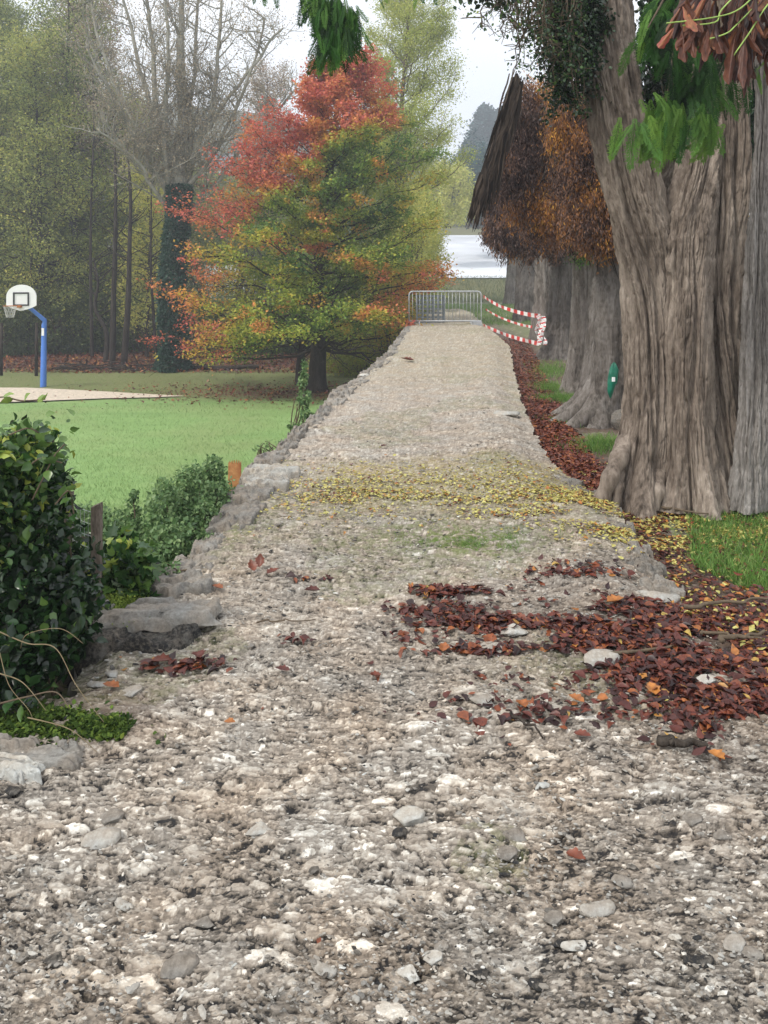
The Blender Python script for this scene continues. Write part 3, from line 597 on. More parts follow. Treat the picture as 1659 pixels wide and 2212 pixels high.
o = lay(3000, under, .10, ([.3, .5, .65], [.5, .3, .2]), 24, DIAMOND, field_h, .02, 1.2).build('leaf_litter', M['l_litter']); tag(o, 'rusty fallen leaves on the lawn under the autumn tree', 'leaf litter', kind='stuff')
def wood(r, n):
    y = r.uniform(33.5, 44, n); x = r.uniform(-19, 0, n); return x, y
o = lay(16000, wood, .13, ([.15, .3, .5, .65, .8], [.25, .25, .25, .15, .1]), 25, DIAMOND, field_h, .03, .9).build('leaf_litter', M['l_litter']); tag(o, 'brown leaf litter along the foot of the wood behind the lawn', 'leaf litter', kind='stuff')
singles = [(545, 1240, .09, .45, 'curled reddish brown leaf, left one of the group on the left of the path'), (562, 1232, .09, .42, 'upright curled reddish leaf, middle one of the group on the left of the path'), (590, 1248, .09, .4, 'dark red folded leaf, right one of the group on the left of the path'),
 (470, 1278, .075, .62, 'orange-brown leaf below the group of three curled leaves'), (430, 1430, .10, .35, 'long dark red leaf on the left of the path'), (350, 1440, .11, .4, 'crumpled red leaf left of the long dark red leaf'),
 (370, 1322, .10, .38, 'red-brown leaf lying on the long pale slab'), (410, 1355, .09, .3, 'dark brown leaf below the long pale slab'), (497, 1578, .055, .72, 'single orange leaf alone on the gravel at left'),
 (240, 1500, .08, .65, 'orange leaf among stones beside the ivy bush'), (1130, 1535, .085, .66, 'orange-brown leaf in the middle right gravel'), (1245, 1520, .075, .7, 'orange leaf right of the middle'),
 (1550, 1643, .085, .8, 'bright orange leaf near the right border'), (1245, 1870, .07, .45, 'brown leaf in the right foreground'), (690, 2050 - 0, .02, .5, 'tiny brown leaf at the bottom'),
 (1330, 1310, .11, .74, 'orange leaf resting on the pale edge stone'), (1410, 1495, .09, .78, 'amber leaf among the dark red litter'), (1060, 1390, .10, .6, 'long orange-red leaf amid the path centre'),
 (960, 1408, .08, .66, 'orange curled leaf left of the long orange-red one'), (880, 782, .3, .4, 'brown leaves lying far along the path'), (830, 972, .08, .2, 'dark leaf in the far middle of the path'), (1260, 1600, .07, .4, 'brown leaf right of centre'),
 (675, 1283, .1, .2, 'dark brown flat leaf left of centre'), (810, 1467, .06, .42, 'small rusty leaf at centre left'), (610, 1465, .07, .25, 'small dark leaf left of the small rusty leaf')]
for i, (u, v, s, tn, lb) in enumerate(singles):
    r = np.random.default_rng(300 + i); c = G(u, v, 0); z = float(path_h(A_([c[0]]), A_([c[1]]))[0]) + .022; c = A_([c[0], c[1], z])
    # a finer leaf: bent 7 x 11 sheet
    a, b = np.meshgrid(np.linspace(-1, 1, 7), np.linspace(0, 1, 11)); wd = np.sin(np.pi * np.clip(b, 0, 1) ** .8) * .34 * (1 + .22 * np.sin(b * 22 + i))
    X_ = a * wd; Z_ = .22 * np.abs(a) ** 1.5 * wd * 2.2 + .25 * (b - .5) ** 2 + .03 * (vn(a * 3 + i, b * 5, i) - .5)
    an = r.uniform(0, 6.28) if i not in (0, 1, 2) else (.5, 0, -.9)[i]; tl = .9 if i == 1 else (.6 if i == 0 else .15)
    L3 = np.stack([X_, b - .5, Z_], -1).reshape(-1, 3) * s * .85
    L3 = np.stack([L3[:, 0], L3[:, 1] * math.cos(tl) - L3[:, 2] * math.sin(tl), L3[:, 1] * math.sin(tl) + L3[:, 2] * math.cos(tl) + (s * .4 * math.sin(tl))], 1)
    L3 = np.stack([L3[:, 0] * math.cos(an) - L3[:, 1] * math.sin(an), L3[:, 0] * math.sin(an) + L3[:, 1] * math.cos(an), L3[:, 2]], 1)
    fc, uu = grid_faces(11, 7, np.ones((11, 7), bool))
    ob = MB().add(L3 + c, fc, tn).build('fallen_leaf', M['l_litter'], origin=c); tag(ob, lb, 'leaf', 'single leaves lying on the path')
# sticks
for i, (u0, v0, u1, v1, w, lb) in enumerate([(1420, 1612, 1520, 1622, .018, 'thick dark piece of wood near the right border'), (1300, 1530 - 100, 1500, 1400, .009, 'thin brown stick across the red leaves'), (1560, 1395, 1659, 1375, .012, 'long reddish root at the right border'), (1500, 1372, 1650, 1392, .008, 'crooked thin root below the lawn at right'),
        (1480, 1320, 1655, 1300, .011, 'brown twig lying under the edge of the right lawn'), (560, 1352, 680, 1350, .004, 'fine curved twig left of centre'), (1100, 1560, 1180, 1600, .006, 'short dark twig in the middle right'), (1430, 1075, 1530, 1088, .01, 'mossy twig by the great cypress roots')]):
    a = G(u0, v0, -.0); b = G(u1, v1, -.0); pts = [a + (b - a) * t for t in np.linspace(0, 1, 9)]; r = np.random.default_rng(i); pts = A_(pts) + r.normal(size=(9, 3)) * A_([.01, .012, .004]); pts[:, 2] = .022 if v0 > 1100 else -.07
    mb = MB(); tube(mb, crom(pts, 24), np.linspace(w, w * .5, 24), 7, .4); ob = mb.build('stick', M['bark_dark'] if i in (0, 6) else M['twig'], origin=a); tag(ob, lb, 'stick', 'sticks and roots on the path')

# ------------------------------------------------------------------ grass tufts
def blades(n, sampler, hf, size, seed, name, label, lean=.45, mt='l_grass'):
    r = np.random.default_rng(seed); x, y = sampler(r, n); k = len(x); z = hf(x, y)
    an = r.uniform(0, 6.28, k); Mx = np.zeros((k, 3, 3)); Mx[:, 0, 0] = np.cos(an); Mx[:, 0, 1] = -np.sin(an); Mx[:, 1, 0] = np.sin(an); Mx[:, 1, 1] = np.cos(an); Mx[:, 2, 2] = 1
    Mx[:, 0, 2] = r.normal(0, lean, k); Mx[:, 1, 2] = r.normal(0, lean, k); s = size * r.uniform(.5, 1.3, k)
    mb = MB(); scatter(mb, BLADE, np.stack([x, y, z], 1), Mx, np.stack([s, s, s], 1), np.clip(r.normal(.5, .2, k) + .3 * (fbm(x * 3, y * 3, 3) - .5), 0, 1))
    o = mb.build(name, M[mt]); tag(o, label, 'grass', kind='stuff')
def rl(r, n):
    u = r.uniform(1490, 2300, n); v = 1290 - 175 * r.random(n); Y = F * 1.72 / (v - HOR); X = (u - CX) / F * Y
    e = blob(X, Y, 1680, 1190, 190, 100, -.1) ** .7 + .12 * (fbm(X * 4, Y * 4, 3, 6) - .5); m = (e > .42) | (u > 1750); return X[m], Y[m]
blades(26000, rl, verge_h, .055, 41, 'grass', 'bright green patch of short grass at the right below the great cypress')
def patches(r, n):
    c = [(1300, 962, 34, 8), (1270, 908, 34, 5), (1210, 862, 26, 4), (1190, 800, 22, 10), (1185, 838, 16, 5)]; k = r.integers(0, 5, n); C = A_(c, )[k]; u = C[:, 0] + r.normal(size=n) * C[:, 2]; v = C[:, 1] + r.normal(size=n) * C[:, 3]
    Y = F * 1.72 / (v - HOR); return (u - CX) / F * Y, Y
blades(9000, patches, verge_h, .06, 42, 'grass', 'patches of pale grass growing between the red leaves and the trunks')
def pg(r, n):
    u = 1040 + r.normal(size=n) * 90; v = 1168 + r.normal(size=n) * 14; Y = F * 1.6 / (v - HOR); X = (u - CX) / F * Y; m = fbm(X * 8, Y * 8, 3, 2) > .5; return X[m], Y[m]
blades(4500, pg, path_h, .018, 43, 'grass', 'thin sparse grass sprouting in the middle of the path', .8)
def lw(r, n):
    y = 1 / r.uniform(1 / 36, 1 / 11.5, n); x = r.uniform(-.62, .0, n) * y; m = x < xl(y) - .2; u = x / y * F + CX; v = HOR + F * (CZ - FZ) / y; m &= ~((v > 838) & (v < 872) & (u < 400 - abs(v - 858) * 14)); return x[m], y[m]
blades(70000, lw, field_h, .06, 44, 'grass', 'short mown grass of the lawn below the path', .7, 'l_lawn')
def bk(r, n):
    y = r.uniform(28, 50, n) ; x = xl(np.minimum(y, 30)) + r.uniform(0, 9, n); return x, y
blades(16000, bk, verge_h, .12, 45, 'grass', 'rough grass behind the steel barrier')

def ms(r, n):
    y = r.uniform(54, 77, n); x = r.uniform(1, 16, n); return x, y
blades(15000, ms, lambda x, y: -.15 + .118 * np.maximum(y - 62, 0) * ss(56, 78, y), .28, 46, 'grass', 'dull long grass on the slope below the pale road', .5, 'l_dull')
# ------------------------------------------------------------------ trees: generators
def grow(rng, base, H, r0, n_main, lo, reach, rise=.25, subs=5, twigs=3, wob=.25, sub_len=.38, curve=0., trunk_pts=None, minr=.008, top_r=.15, thick=.42):
    """trunk and limbs as tubes; returns builder and points along the fine twigs"""
    mb = MB(); base = np.asarray(base, float)
    if trunk_pts is None:
        k = 9; tp = np.stack([np.cumsum(rng.normal(0, wob * .35, k)), np.cumsum(rng.normal(0, wob * .35, k)), np.linspace(-.15, H, k)], 1); tp[:2, :2] = 0; tp = tp + base
    else: tp = A_(trunk_pts)
    tp = crom(tp, 40); s = np.linspace(0, 1, 40); tr = r0 * ((1 - s) ** .8 * (1 - top_r) + top_r) * (1 + .7 * np.exp(-s * 28)); tube(mb, tp, tr, 12, .5)
    tips = []
    for i in range(n_main):
        h = lo + (1 - lo) * ((i + rng.random()) / n_main); p0 = A_([np.interp(h, s, tp[:, a]) for a in range(3)]); rr = np.interp(h, s, tr)
        az = i * 2.39996 + rng.normal(0, .35); L = reach(h, az) * rng.uniform(.8, 1.12)
        if L <= .1: continue
        el = rise(h) if callable(rise) else rise; el += rng.normal(0, .08)
        d = A_([math.cos(az) * math.cos(el), math.sin(az) * math.cos(el), math.sin(el)]); k = 9; t = np.linspace(0, 1, k)[:, None]
        w = np.cumsum(rng.normal(0, .045 * L, (k, 3)), 0); w[0] = 0
        pts = p0 + d * L * t + A_([0, 0, 1]) * curve * L * t ** 2 + w * .7
        rb = max(rr * thick, .02); tube(mb, pts, np.linspace(rb, rb * .12 + minr * .5, k), 5, .5, False)
        for j in range(subs):
            tj = .2 + .8 * (j + rng.random()) / subs; q0 = A_([np.interp(tj, t[:, 0], pts[:, a]) for a in range(3)]); sgn = 1 if j % 2 else -1
            a2 = az + sgn * rng.uniform(.35, 1.0); e2 = el + rng.normal(0.05, .25) + curve * .8; d2 = A_([math.cos(a2) * math.cos(e2), math.sin(a2) * math.cos(e2), math.sin(e2)])
            L2 = L * sub_len * rng.uniform(.6, 1.2) * (1.15 - .5 * tj); k2 = 5; t2 = np.linspace(0, 1, k2)[:, None]; w2 = np.cumsum(rng.normal(0, .05 * L2, (k2, 3)), 0); w2[0] = 0
            p2 = q0 + d2 * L2 * t2 + w2; r2 = rb * (1 - tj * .75) * .45; tube(mb, p2, np.linspace(max(r2, minr), minr * .7, k2), 4, .5, False)
            for q in np.linspace(.3, 1, 5): tips.append((*[np.interp(q, t2[:, 0], p2[:, a]) for a in range(3)], i))
            for m in range(twigs):
                tm = rng.uniform(.25, 1); m0 = A_([np.interp(tm, t2[:, 0], p2[:, a]) for a in range(3)]); a3 = a2 + rng.normal(0, .8); e3 = e2 + rng.normal(0, .45)
                d3 = A_([math.cos(a3) * math.cos(e3), math.sin(a3) * math.cos(e3), math.sin(e3)]); L3 = L2 * rng.uniform(.3, .6); p3 = m0 + d3 * L3 * A_([0, .5, 1])[:, None] + rng.normal(0, .03 * L3, (3, 3))
                tube(mb, p3, A_([minr, minr * .8, minr * .5]), 3, .5, False)
                for q in (.4, .7, 1): tips.append((*(m0 + (p3[2] - m0) * q), i))
    return mb, A_(tips)
def crown(rng, tips, n, sig, sigz, size, tint, up=.6, tmpl=DIAMOND, droop=None):
    k = rng.integers(0, len(tips), n); p = tips[k, :3] + rng.normal(size=(n, 3)) * A_([sig, sig, sigz]); mb = MB()
    scatter(mb, tmpl, p, frames(rng, n, up, droop), size * rng.uniform(.6, 1.35, n), np.clip(tint(p, tips[k, 3]), 0, 1)); return mb

# --- the autumn tree
rng = np.random.default_rng(7)
def reach_a(h, az):
    z = FZ + h * 11.8; c, s = math.cos(az), math.sin(az)
    Lf = np.interp(z, [-1.6, -.6, 1.0, 2.5, 4.2, 5.2, 6.5, 8.5, 9.4], [4.4, 5.0, 5.6, 4.9, 5.2, 3.6, 2.9, 1.5, .7]); Rg = np.interp(z, [-1.6, 0, 1.5, 4, 6.5, 8.0, 9.4], [2.6, 3.7, 4.0, 4.1, 3.6, 2.4, .9])
    r_ = Lf if c < 0 else Rg; return math.hypot(r_ * c, 3.4 * s * np.interp(z, [0, 9], [1, .3]))
t = thing('autumn_tree', 'tree with red, orange and green autumn leaves standing on the lawn beside the path', 'tree', Tb)
tp = [Tb + A_(q) for q in [(0, 0, -.1), (.02, 0, .8), (.06, 0, 1.7), (0, 0, 3.2), (.1, .1, 5), (.35, 0, 7), (.6, 0, 9), (.8, 0, 11.2)]]
wb, tips = grow(rng, Tb, 11.4, .34, 120, .26, reach_a, lambda h: -.34 + 1.0 * h, 8, 3, .2, .34, .06, tp, .010, .12, .22)
tips = tips[(tips[:, 2] > FZ + 1.0) & ((np.hypot(tips[:, 0] - Tb[0] - .1, tips[:, 1] - Tb[1]) > 1.3) | (tips[:, 2] > FZ + 2.1)) & ((tips[:, 0] < Tb[0] - 1.4) | (tips[:, 2] > FZ + 2.1))]
off = np.random.default_rng(3).normal(0, .11, 200)
def tint_a(p, i):
    dx = p[:, 0] - Tb[0]; z = p[:, 2]; dep = np.hypot((dx + .4) / 4.6, (p[:, 1] - Tb[1]) / 3.4)
    zb = np.interp(dx, [-5, -2.6, -1.2, .3, 3.5], [3.4, 3.7, 4.7, 6.2, 7.4]) + .8 * (fbm(p[:, 0] * .7, p[:, 2] * .7, 3, 25) - .5)
    v = .27 + .62 * ss(-.45, .55, z - zb) + .36 * ss(1.6, 4.4, -dx) * ss(4.5, 2.5, z) ** .5 + .10 * ss(.6, 1.05, dep) + .22 * ss(2.2, 3.4, dx) * (z < 2.2) + off[i.astype(int)] * .9 + .34 * (fbm(p[:, 0] * .9, p[:, 2] * 1.5, 3, 5) - .45)
    v = v + .35 * ((fbm(p[:, 0] * 1.3 + 40, p[:, 2] * 2.4, 3, 15) > .62) & (p[:, 1] < Tb[1]))
    return np.minimum(v, .97) + rng.normal(0, .07, len(p))
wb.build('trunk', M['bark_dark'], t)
crown(rng, tips, 125000, .17, .10, .105, tint_a, .7).build('crown', M['l_autumn'], t)

# --- pale multi-stem tree with an ivy-clad foot
Ib = G(372, 797, FZ + .1); rng = np.random.default_rng(17)
t = thing('ivy_clad_tree', 'tall grey bare-branched tree with a trunk sheathed in dark ivy behind the lawn', 'tree', Ib)
mb = MB(); pts0 = A_([P(372, 800, Ib[1]), P(374, 640, Ib[1]), P(378, 520, Ib[1]), P(388, 420, Ib[1])]); tube(mb, crom(pts0, 20), np.linspace(.40, .33, 20), 14, .5)
tips = []
stems = [((388, 430), (400, 250), (402, 80), (420, -120), .40), ((380, 440), (345, 300), (300, 150), (255, -60), .20), ((385, 430), (420, 330), (465, 180), (480, -80), .20), ((382, 430), (350, 240), (330, 60), (310, -150), .17),
         ((385, 420), (440, 300), (530, 170), (620, 60), .14), ((380, 440), (320, 340), (250, 220), (180, 100), .15), ((385, 440), (415, 280), (430, 130), (445, -100), .15), ((378, 440), (360, 300), (365, 120), (355, -100), .16), ((386, 430), (450, 330), (500, 210), (560, 20), .13), ((380, 430), (300, 300), (225, 120), (190, -60), .14),
         ((392, 470), (470, 390), (560, 290), (640, 200), .10), ((372, 470), (330, 400), (270, 330), (210, 290), .10)]
for k, (a, b, c, d, r) in enumerate(stems):
    dy = rng.uniform(-2.2, 2.2); pp = A_([P(*a, Ib[1]), P(*b, Ib[1] + dy * .4), P(*c, Ib[1] + dy * .8), P(*d, Ib[1] + dy)]); pp = crom(pp, 22); pp[1:] += np.cumsum(rng.normal(0, .045, (21, 3)), 0); rr = np.linspace(r, .04, 22); tube(mb, pp, rr, 9, .5, False)
    for j in range(34):
        s = rng.uniform(.12, 1) * 21; p0 = A_([np.interp(s, np.arange(22), pp[:, q]) for q in range(3)]); az = rng.uniform(0, 6.28); el = rng.uniform(.35, 1.1); L = rng.uniform(1.0, 3.2) * (1.1 - s / 40)
        dd = A_([math.cos(az) * math.cos(el), math.sin(az) * math.cos(el) * .7, math.sin(el)]); p2 = p0 + dd * L * np.linspace(0, 1, 6)[:, None]; p2[1:] += np.cumsum(rng.normal(0, .07, (5, 3)), 0); tube(mb, p2, np.linspace(.035, .012, 6), 4, .5, False)
        for m in range(6):
            q0 = p2[rng.integers(1, 6)]; a3 = az + rng.normal(0, .9); e3 = el + rng.normal(0, .5); L3 = rng.uniform(.4, 1.2); d3 = A_([math.cos(a3) * math.cos(e3), math.sin(a3) * math.cos(e3), math.sin(e3)]); p3 = q0 + d3 * L3 * A_([0, .5, 1])[:, None]; p3[1:] += rng.normal(0, .06, (2, 3))
            tube(mb, p3, A_([.014, .011, .007]), 3, .5, False); tips += [(*p3[1], k), (*p3[2], k)]
tips = A_(tips)
mb.build('trunk', M['bark_beech'], t)
crown(rng, tips, 38000, .28, .22, .075, lambda p, i: .55 + rng.normal(0, .25, len(p)), .3).build('crown', M['l_tan'], t)
n = 26000; s = rng.random(n) ** 1.5; zz = Ib[2] + s * 8.0; an = rng.uniform(0, 6.28, n); rr = (.52 - .08 * s) * (1 + .18 * np.sin(an * 3 + s * 9) + .12 * rng.normal(size=n)) * (1 + .25 * np.exp(-s * 20))
c0 = np.interp(zz, pts0[:, 2], pts0[:, 0]); mb = MB(); scatter(mb, DIAMOND, np.stack([c0 + rr * np.cos(an), Ib[1] + rr * np.sin(an), zz], 1), frames(rng, n, .1), .13 * rng.uniform(.6, 1.3, n), rng.random(n)); mb.build('ivy', M['l_trunkivy'], t)

# --- light yellow-green tree behind the path end
rng = np.random.default_rng(27)
def lime(base_uv, Y, H, label, seed, n=42000, wide=4.6, lean=0., tl=.5, lo=.12):
    r = np.random.default_rng(seed); b = P(base_uv[0], base_uv[1], Y); b[2] = FZ if base_uv[0] < 880 else -.2
    t = thing('birch_tree', label, 'tree', b, 'light green trees beyond the autumn tree')
    tp = [b + A_([lean * q * q * H, 0, q * H]) for q in np.linspace(-.01, 1, 7)]
    wb, tips = grow(r, b, H, .24, 46, lo, lambda h, az: wide * (1.05 - .55 * h) * (1 if math.cos(az) > 0 else .9), lambda h: .45 + .35 * h, 6, 3, .3, .4, .12, tp, .012)
    wb.build('trunk', M['twig'], t); crown(r, tips, n, .30, .22, .10, lambda p, i: tl + r.normal(0, .2, len(p)) + .3 * (fbm(p[:, 0] * .6, p[:, 2] * .6, 3, seed) - .5), .4).build('crown', M['l_lime'], t); return t
lime((850, 640), 44, 20, 'tall light yellow-green tree rising against the sky left of the path end', 31, 80000, 5.2, .05, .55, .42)
lime((870, 640), 50, 13, 'lower yellow-green tree leaning towards the path end over the barrier', 32, 60000, 3.0, .0, .55)
lime((760, 690), 39, 10, 'green and yellow tree close behind the right side of the autumn tree', 33, 40000, 3.6, .02, .25)

# --- shrubs at the path end (orange, ochre)
def shrub(name, label, c, R, n, mt, seed, tint, size=.07, up=.5, group=None, tmpl=DIAMOND, stems_=10, cat='shrub', sm='twig', hollow=.35):
    r = np.random.default_rng(seed); c = A_(c, float); R = A_(R, float); t = thing(name, label, cat, c - A_([0, 0, R[2]]), group)
    mb = MB(); base = c - A_([0, 0, R[2]]); ends = []
    for i in range(stems_):
        d = r.normal(size=3); d[2] = abs(d[2]) * .8 + .25; d /= np.linalg.norm(d); e = c + d * R * r.uniform(.6, .95); ends.append(e); mid = (base + e) / 2 + r.normal(size=3) * R * .12
        tube(mb, crom([base + r.normal(size=3) * A_([.1, .1, 0]) * R, mid, e], 8), np.linspace(.03, .008, 8) * max(R[2], .6), 5, .5, False)
    mb.build('stem', M[sm], t)
    nc = max(12, n // 60); d = r.normal(size=(nc, 3)); d /= np.linalg.norm(d, axis=1, keepdims=True); rad = r.uniform(hollow, 1, nc) ** .6; cc = c + d * R * rad[:, None] * (1 + .25 * (vn3(d[:, 0] * 2 + 9, d[:, 1] * 2 + 9, d[:, 2] * 2 + 9, seed) - .5) * 2)[:, None]
    k = r.integers(0, nc, n); p = cc[k] + r.normal(size=(n, 3)) * R * .11; p[:, 2] = np.maximum(p[:, 2], base[2] + .01)
    mb = MB(); scatter(mb, tmpl, p, frames(r, n, up), size * r.uniform(.6, 1.35, n), np.clip(tint(p, (p - c) / R, r), 0, 1)); mb.build('foliage', M[mt], t); return t
grp = 'shrubs on the low ground left of the path end'
shrub('shrub', 'bright ochre and orange shrub touching the left end of the barrier', P(850, 700, 30) - A_([0, 0, .4]), (1.3, 1.6, 1.5), 9000, 'l_autumn', 51, lambda p, q, r: .5 + .12 * q[:, 2] + r.normal(0, .09, len(p)), .09, group=grp)
shrub('shrub', 'yellow-green shrub between the autumn tree trunk and the path', P(765, 745, 34) , (2.0, 1.8, 1.6), 11000, 'l_autumn', 52, lambda p, q, r: .38 + r.normal(0, .08, len(p)), .09, group=grp)
shrub('shrub', 'orange tipped shrub above the ochre one', P(845, 620, 33), (1.1, 1.5, 1.5), 7000, 'l_autumn', 53, lambda p, q, r: .36 + .3 * (fbm(p[:, 0] * 2, p[:, 2] * 2, 2, 4) > .55) + r.normal(0, .07, len(p)), .09, group=grp)
shrub('shrub', 'tall green and grey bush behind the left half of the barrier', P(890, 560, 38), (1.5, 2, 3.4), 15000, 'l_olive', 54, lambda p, q, r: .75 + .25 * q[:, 2] + r.normal(0, .15, len(p)), .10, group=grp)
shrub('shrub', 'thin lime green bush overhanging the pale road', P(905, 470, 42), (1.5, 2, 2.0), 7000, 'l_lime', 55, lambda p, q, r: .5 + r.normal(0, .2, len(p)), .10, group=grp)
shrub('shrub', 'low ochre green growth under the path edge at the far left', P(800, 775, 33) - A_([0, 0, .2]), (1.6, 1.2, .7), 6000, 'l_autumn', 56, lambda p, q, r: .36 + r.normal(0, .08, len(p)), .08, group=grp)

shrub('shrub', 'orange-brown shrub glimpsed past the pale stem at the right border', P(1725, 330, 15), (1.1, 1.1, 3.6), 14000, 'l_autumn', 57, lambda p, q, r: .66 + r.normal(0, .1, len(p)), .08)
# --- the wood on the left
rng = np.random.default_rng(37)
def forest_tree(name, mt, bark, H, r0, wide, n, seed, tint, lo=.12, size=.12, sig=.35, nm=60, rise=lambda h: .2 + .5 * h):
    r = np.random.default_rng(seed); t = thing(name, '', 'tree', (0, 0, 0), 'trees of the wood behind the lawn')
    wb, tips = grow(r, (0, 0, 0), H, r0, nm, lo, lambda h, az: wide * (.75 + .35 * math.sin(h * 3.1)) * (1.1 - .5 * h), rise, 5, 3, .35, .4, .05, None, .012)
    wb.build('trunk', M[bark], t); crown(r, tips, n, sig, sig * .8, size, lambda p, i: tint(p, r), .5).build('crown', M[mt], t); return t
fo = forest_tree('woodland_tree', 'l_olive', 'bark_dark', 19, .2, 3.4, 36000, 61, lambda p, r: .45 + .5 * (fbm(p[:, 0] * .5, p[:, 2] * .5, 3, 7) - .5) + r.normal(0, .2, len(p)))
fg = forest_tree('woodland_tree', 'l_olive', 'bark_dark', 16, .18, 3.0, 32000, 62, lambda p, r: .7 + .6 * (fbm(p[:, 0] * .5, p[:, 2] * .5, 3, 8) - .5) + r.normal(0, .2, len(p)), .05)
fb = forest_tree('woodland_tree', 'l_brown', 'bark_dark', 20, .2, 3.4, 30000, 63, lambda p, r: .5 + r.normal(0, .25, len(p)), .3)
first = {}
def put(src, u, Y, rz, sc, label):
    b = P(u, 700, Y); b[2] = FZ + .15
    if id(src) not in first:
        first[id(src)] = 1; src.location = tuple(b); src.rotation_euler = (0, 0, rz); src.scale = (sc,) * 3; src['label'] = label; return src
    return dup(src, b, rz, sc, label)
for s_, u, Y, rz, sc, lb in [(fo, 20, 45, .3, 1.0, 'olive green woodland tree behind the basketball board'), (fg, 95, 42, 1.3, .98, 'bright olive tree right behind the blue hoop pole'), (fo, 170, 44, 2.3, 1.05, 'darker olive woodland tree right of the blue hoop pole'),
        (fb, 130, 49, .2, 1.0, 'tall brown-leaved tree rising over the olive ones at upper left'), (fb, 215, 47, 1.9, 1.0, 'reddish brown thin-leaved tree left of the grey bare-branched tree'), (fg, 250, 46, 2.8, .85, 'mid green tree behind the two dark trunks'), (fo, -60, 43, 4.0, 1.0, 'olive tree cut by the left border'),
        (fg, 50, 52, 4.4, 1.2, 'tall green tree at the back of the wood, upper left'), (fo, 300, 52, 5.0, .72, 'low olive tree behind the ivy-clad trunk, to its left'), (fg, 420, 54, .9, .66, 'low green tree behind the ivy-clad trunk, to its right'), (fo, 520, 56, 3.4, .62, 'dull green tree seen through the left side of the autumn tree'), (fb, 560, 60, 5.4, .95, 'brown thin tree reaching the sky above the left of the autumn tree'), (fb, -20, 56, 2.0, 1.15, 'brown tree at the very back of the upper left corner'), (fg, 640, 58, 2.2, .62, 'green tree hidden behind the autumn tree')]:
    put(s_, u, Y, rz, sc, lb)
# yellow leaved understory tree
r_ = np.random.default_rng(71); b = P(318, 775, 40); b[2] = FZ + .1
t = thing('hazel_tree', 'slender yellow-green leaved young tree left of the ivy-clad trunk', 'tree', b); wb, tips = grow(r_, b, 9.2, .09, 34, .1, lambda h, az: 1.7 * (1.1 - .5 * h), .5, 4, 3, .25, .4, .05)
wb.build('trunk', M['bark_dark'], t); crown(r_, tips, 9000, .28, .2, .12, lambda p, i: .9 + r_.normal(0, .12, len(p)), .5).build('crown', M['l_olive'], t)
# slim dark trunks in front of the wood
def pole_tree(u0, v0, u1, v1, Y, r, label, seed, bend=0):
    rr = np.random.default_rng(seed); a = P(u0, v0, Y); z_ = a.copy(); e = P(u1, v1, Y + .5); t = thing('slim_dark_tree', label, 'tree', a, 'slim dark trunks along the front of the wood')
    mb = MB(); pts = A_([a - A_([0, 0, .3])] + [a + (e - a) * q + A_([rr.normal(0, .09) + bend * math.sin(q * 3.1), 0, 0]) for q in (.25, .5, .75, 1)]); pts = crom(pts, 26); tube(mb, pts, np.linspace(r, r * .25, 26), 8, .5); mb.build('trunk', M['bark_dark'], t)
    mb = MB()
    for i in range(22):
        q = rr.uniform(.25, 1); p0 = A_([np.interp(q * 25, np.arange(26), pts[:, w]) for w in range(3)]); az = rr.choice([0, 3.14]) + rr.normal(0, .6); el = rr.uniform(.3, .9); L = rr.uniform(.6, 1.9); d = A_([math.cos(az) * math.cos(el), math.sin(az) * .5, math.sin(el)]); pp = p0 + d * L * np.linspace(0, 1, 5)[:, None]; pp[1:] += np.cumsum(rr.normal(0, .05, (4, 3)), 0); tube(mb, pp, np.linspace(.03, .01, 5), 4, .5, False)
    mb.build('trunk', M['bark_dark'], t)
pole_tree(243, 775, 250, 230, 37.5, .16, 'left one of the two tallest dark trunks beside the ivy-clad tree', 1)
pole_tree(268, 772, 283, 300, 37.2, .17, 'right one of the two tallest dark trunks beside the ivy-clad tree', 2, .15)
pole_tree(228, 772, 205, 560, 37.8, .14, 'short leaning dark trunk left of the two tallest ones', 3)
pole_tree(200, 770, 196, 110, 40, .10, 'thin straight dark stem halfway between hoop pole and ivy-clad tree', 4)
pole_tree(338, 770, 325, 380, 38, .09, 'thin dark stem immediately left of the ivy column', 5)
pole_tree(60, 765, 66, 200, 41, .08, 'thin dark stem above the basketball board', 6)
pole_tree(648, 815, 655, 690, 30, .2, 'grey second trunk just behind the autumn tree', 7)
# undergrowth
for i, (u, v, Y, R, sd, lb, tl) in enumerate([(-20, 700, 41, (3.2, 1.6, 2.2), 81, 'dark undergrowth mass at the left border below the basketball board', .1), (120, 705, 42, (2.6, 1.6, 1.9), 82, 'dark undergrowth behind the blue hoop pole', .15), (200, 700, 43, (2.4, 1.6, 2.3), 83, 'dark bushes behind the slim trunks', .2), (310, 715, 43, (2.2, 1.6, 1.9), 84, 'dark bush left of the ivy column foot', .15),
        (460, 715, 42, (2.6, 1.6, 1.8), 85, 'dark bush between ivy column and autumn tree', .2), (580, 720, 42, (2.6, 1.4, 1.6), 86, 'shadowed bush behind the lower left of the autumn tree', .15), (690, 735, 44, (2.6, 1.4, 1.6), 87, 'green bush behind the autumn tree trunk', .35), (60, 560, 45, (4, 2, 4), 88, 'tall dark olive thicket behind the basketball board', .3), (230, 560, 46, (4, 2, 4), 89, 'tall dark olive thicket behind the slim trunks', .35), (500, 560, 50, (6, 2, 4.5), 90, 'tall thicket behind the autumn tree', .35)]):
    shrub('bush', lb, P(u, v, Y), R, 9000 if i < 7 else 20000, 'l_olive', sd, (lambda tl: lambda p, q, r: tl + .15 * q[:, 2] + r.normal(0, .14, len(p)))(tl), .15, group='dark undergrowth along the foot of the wood')
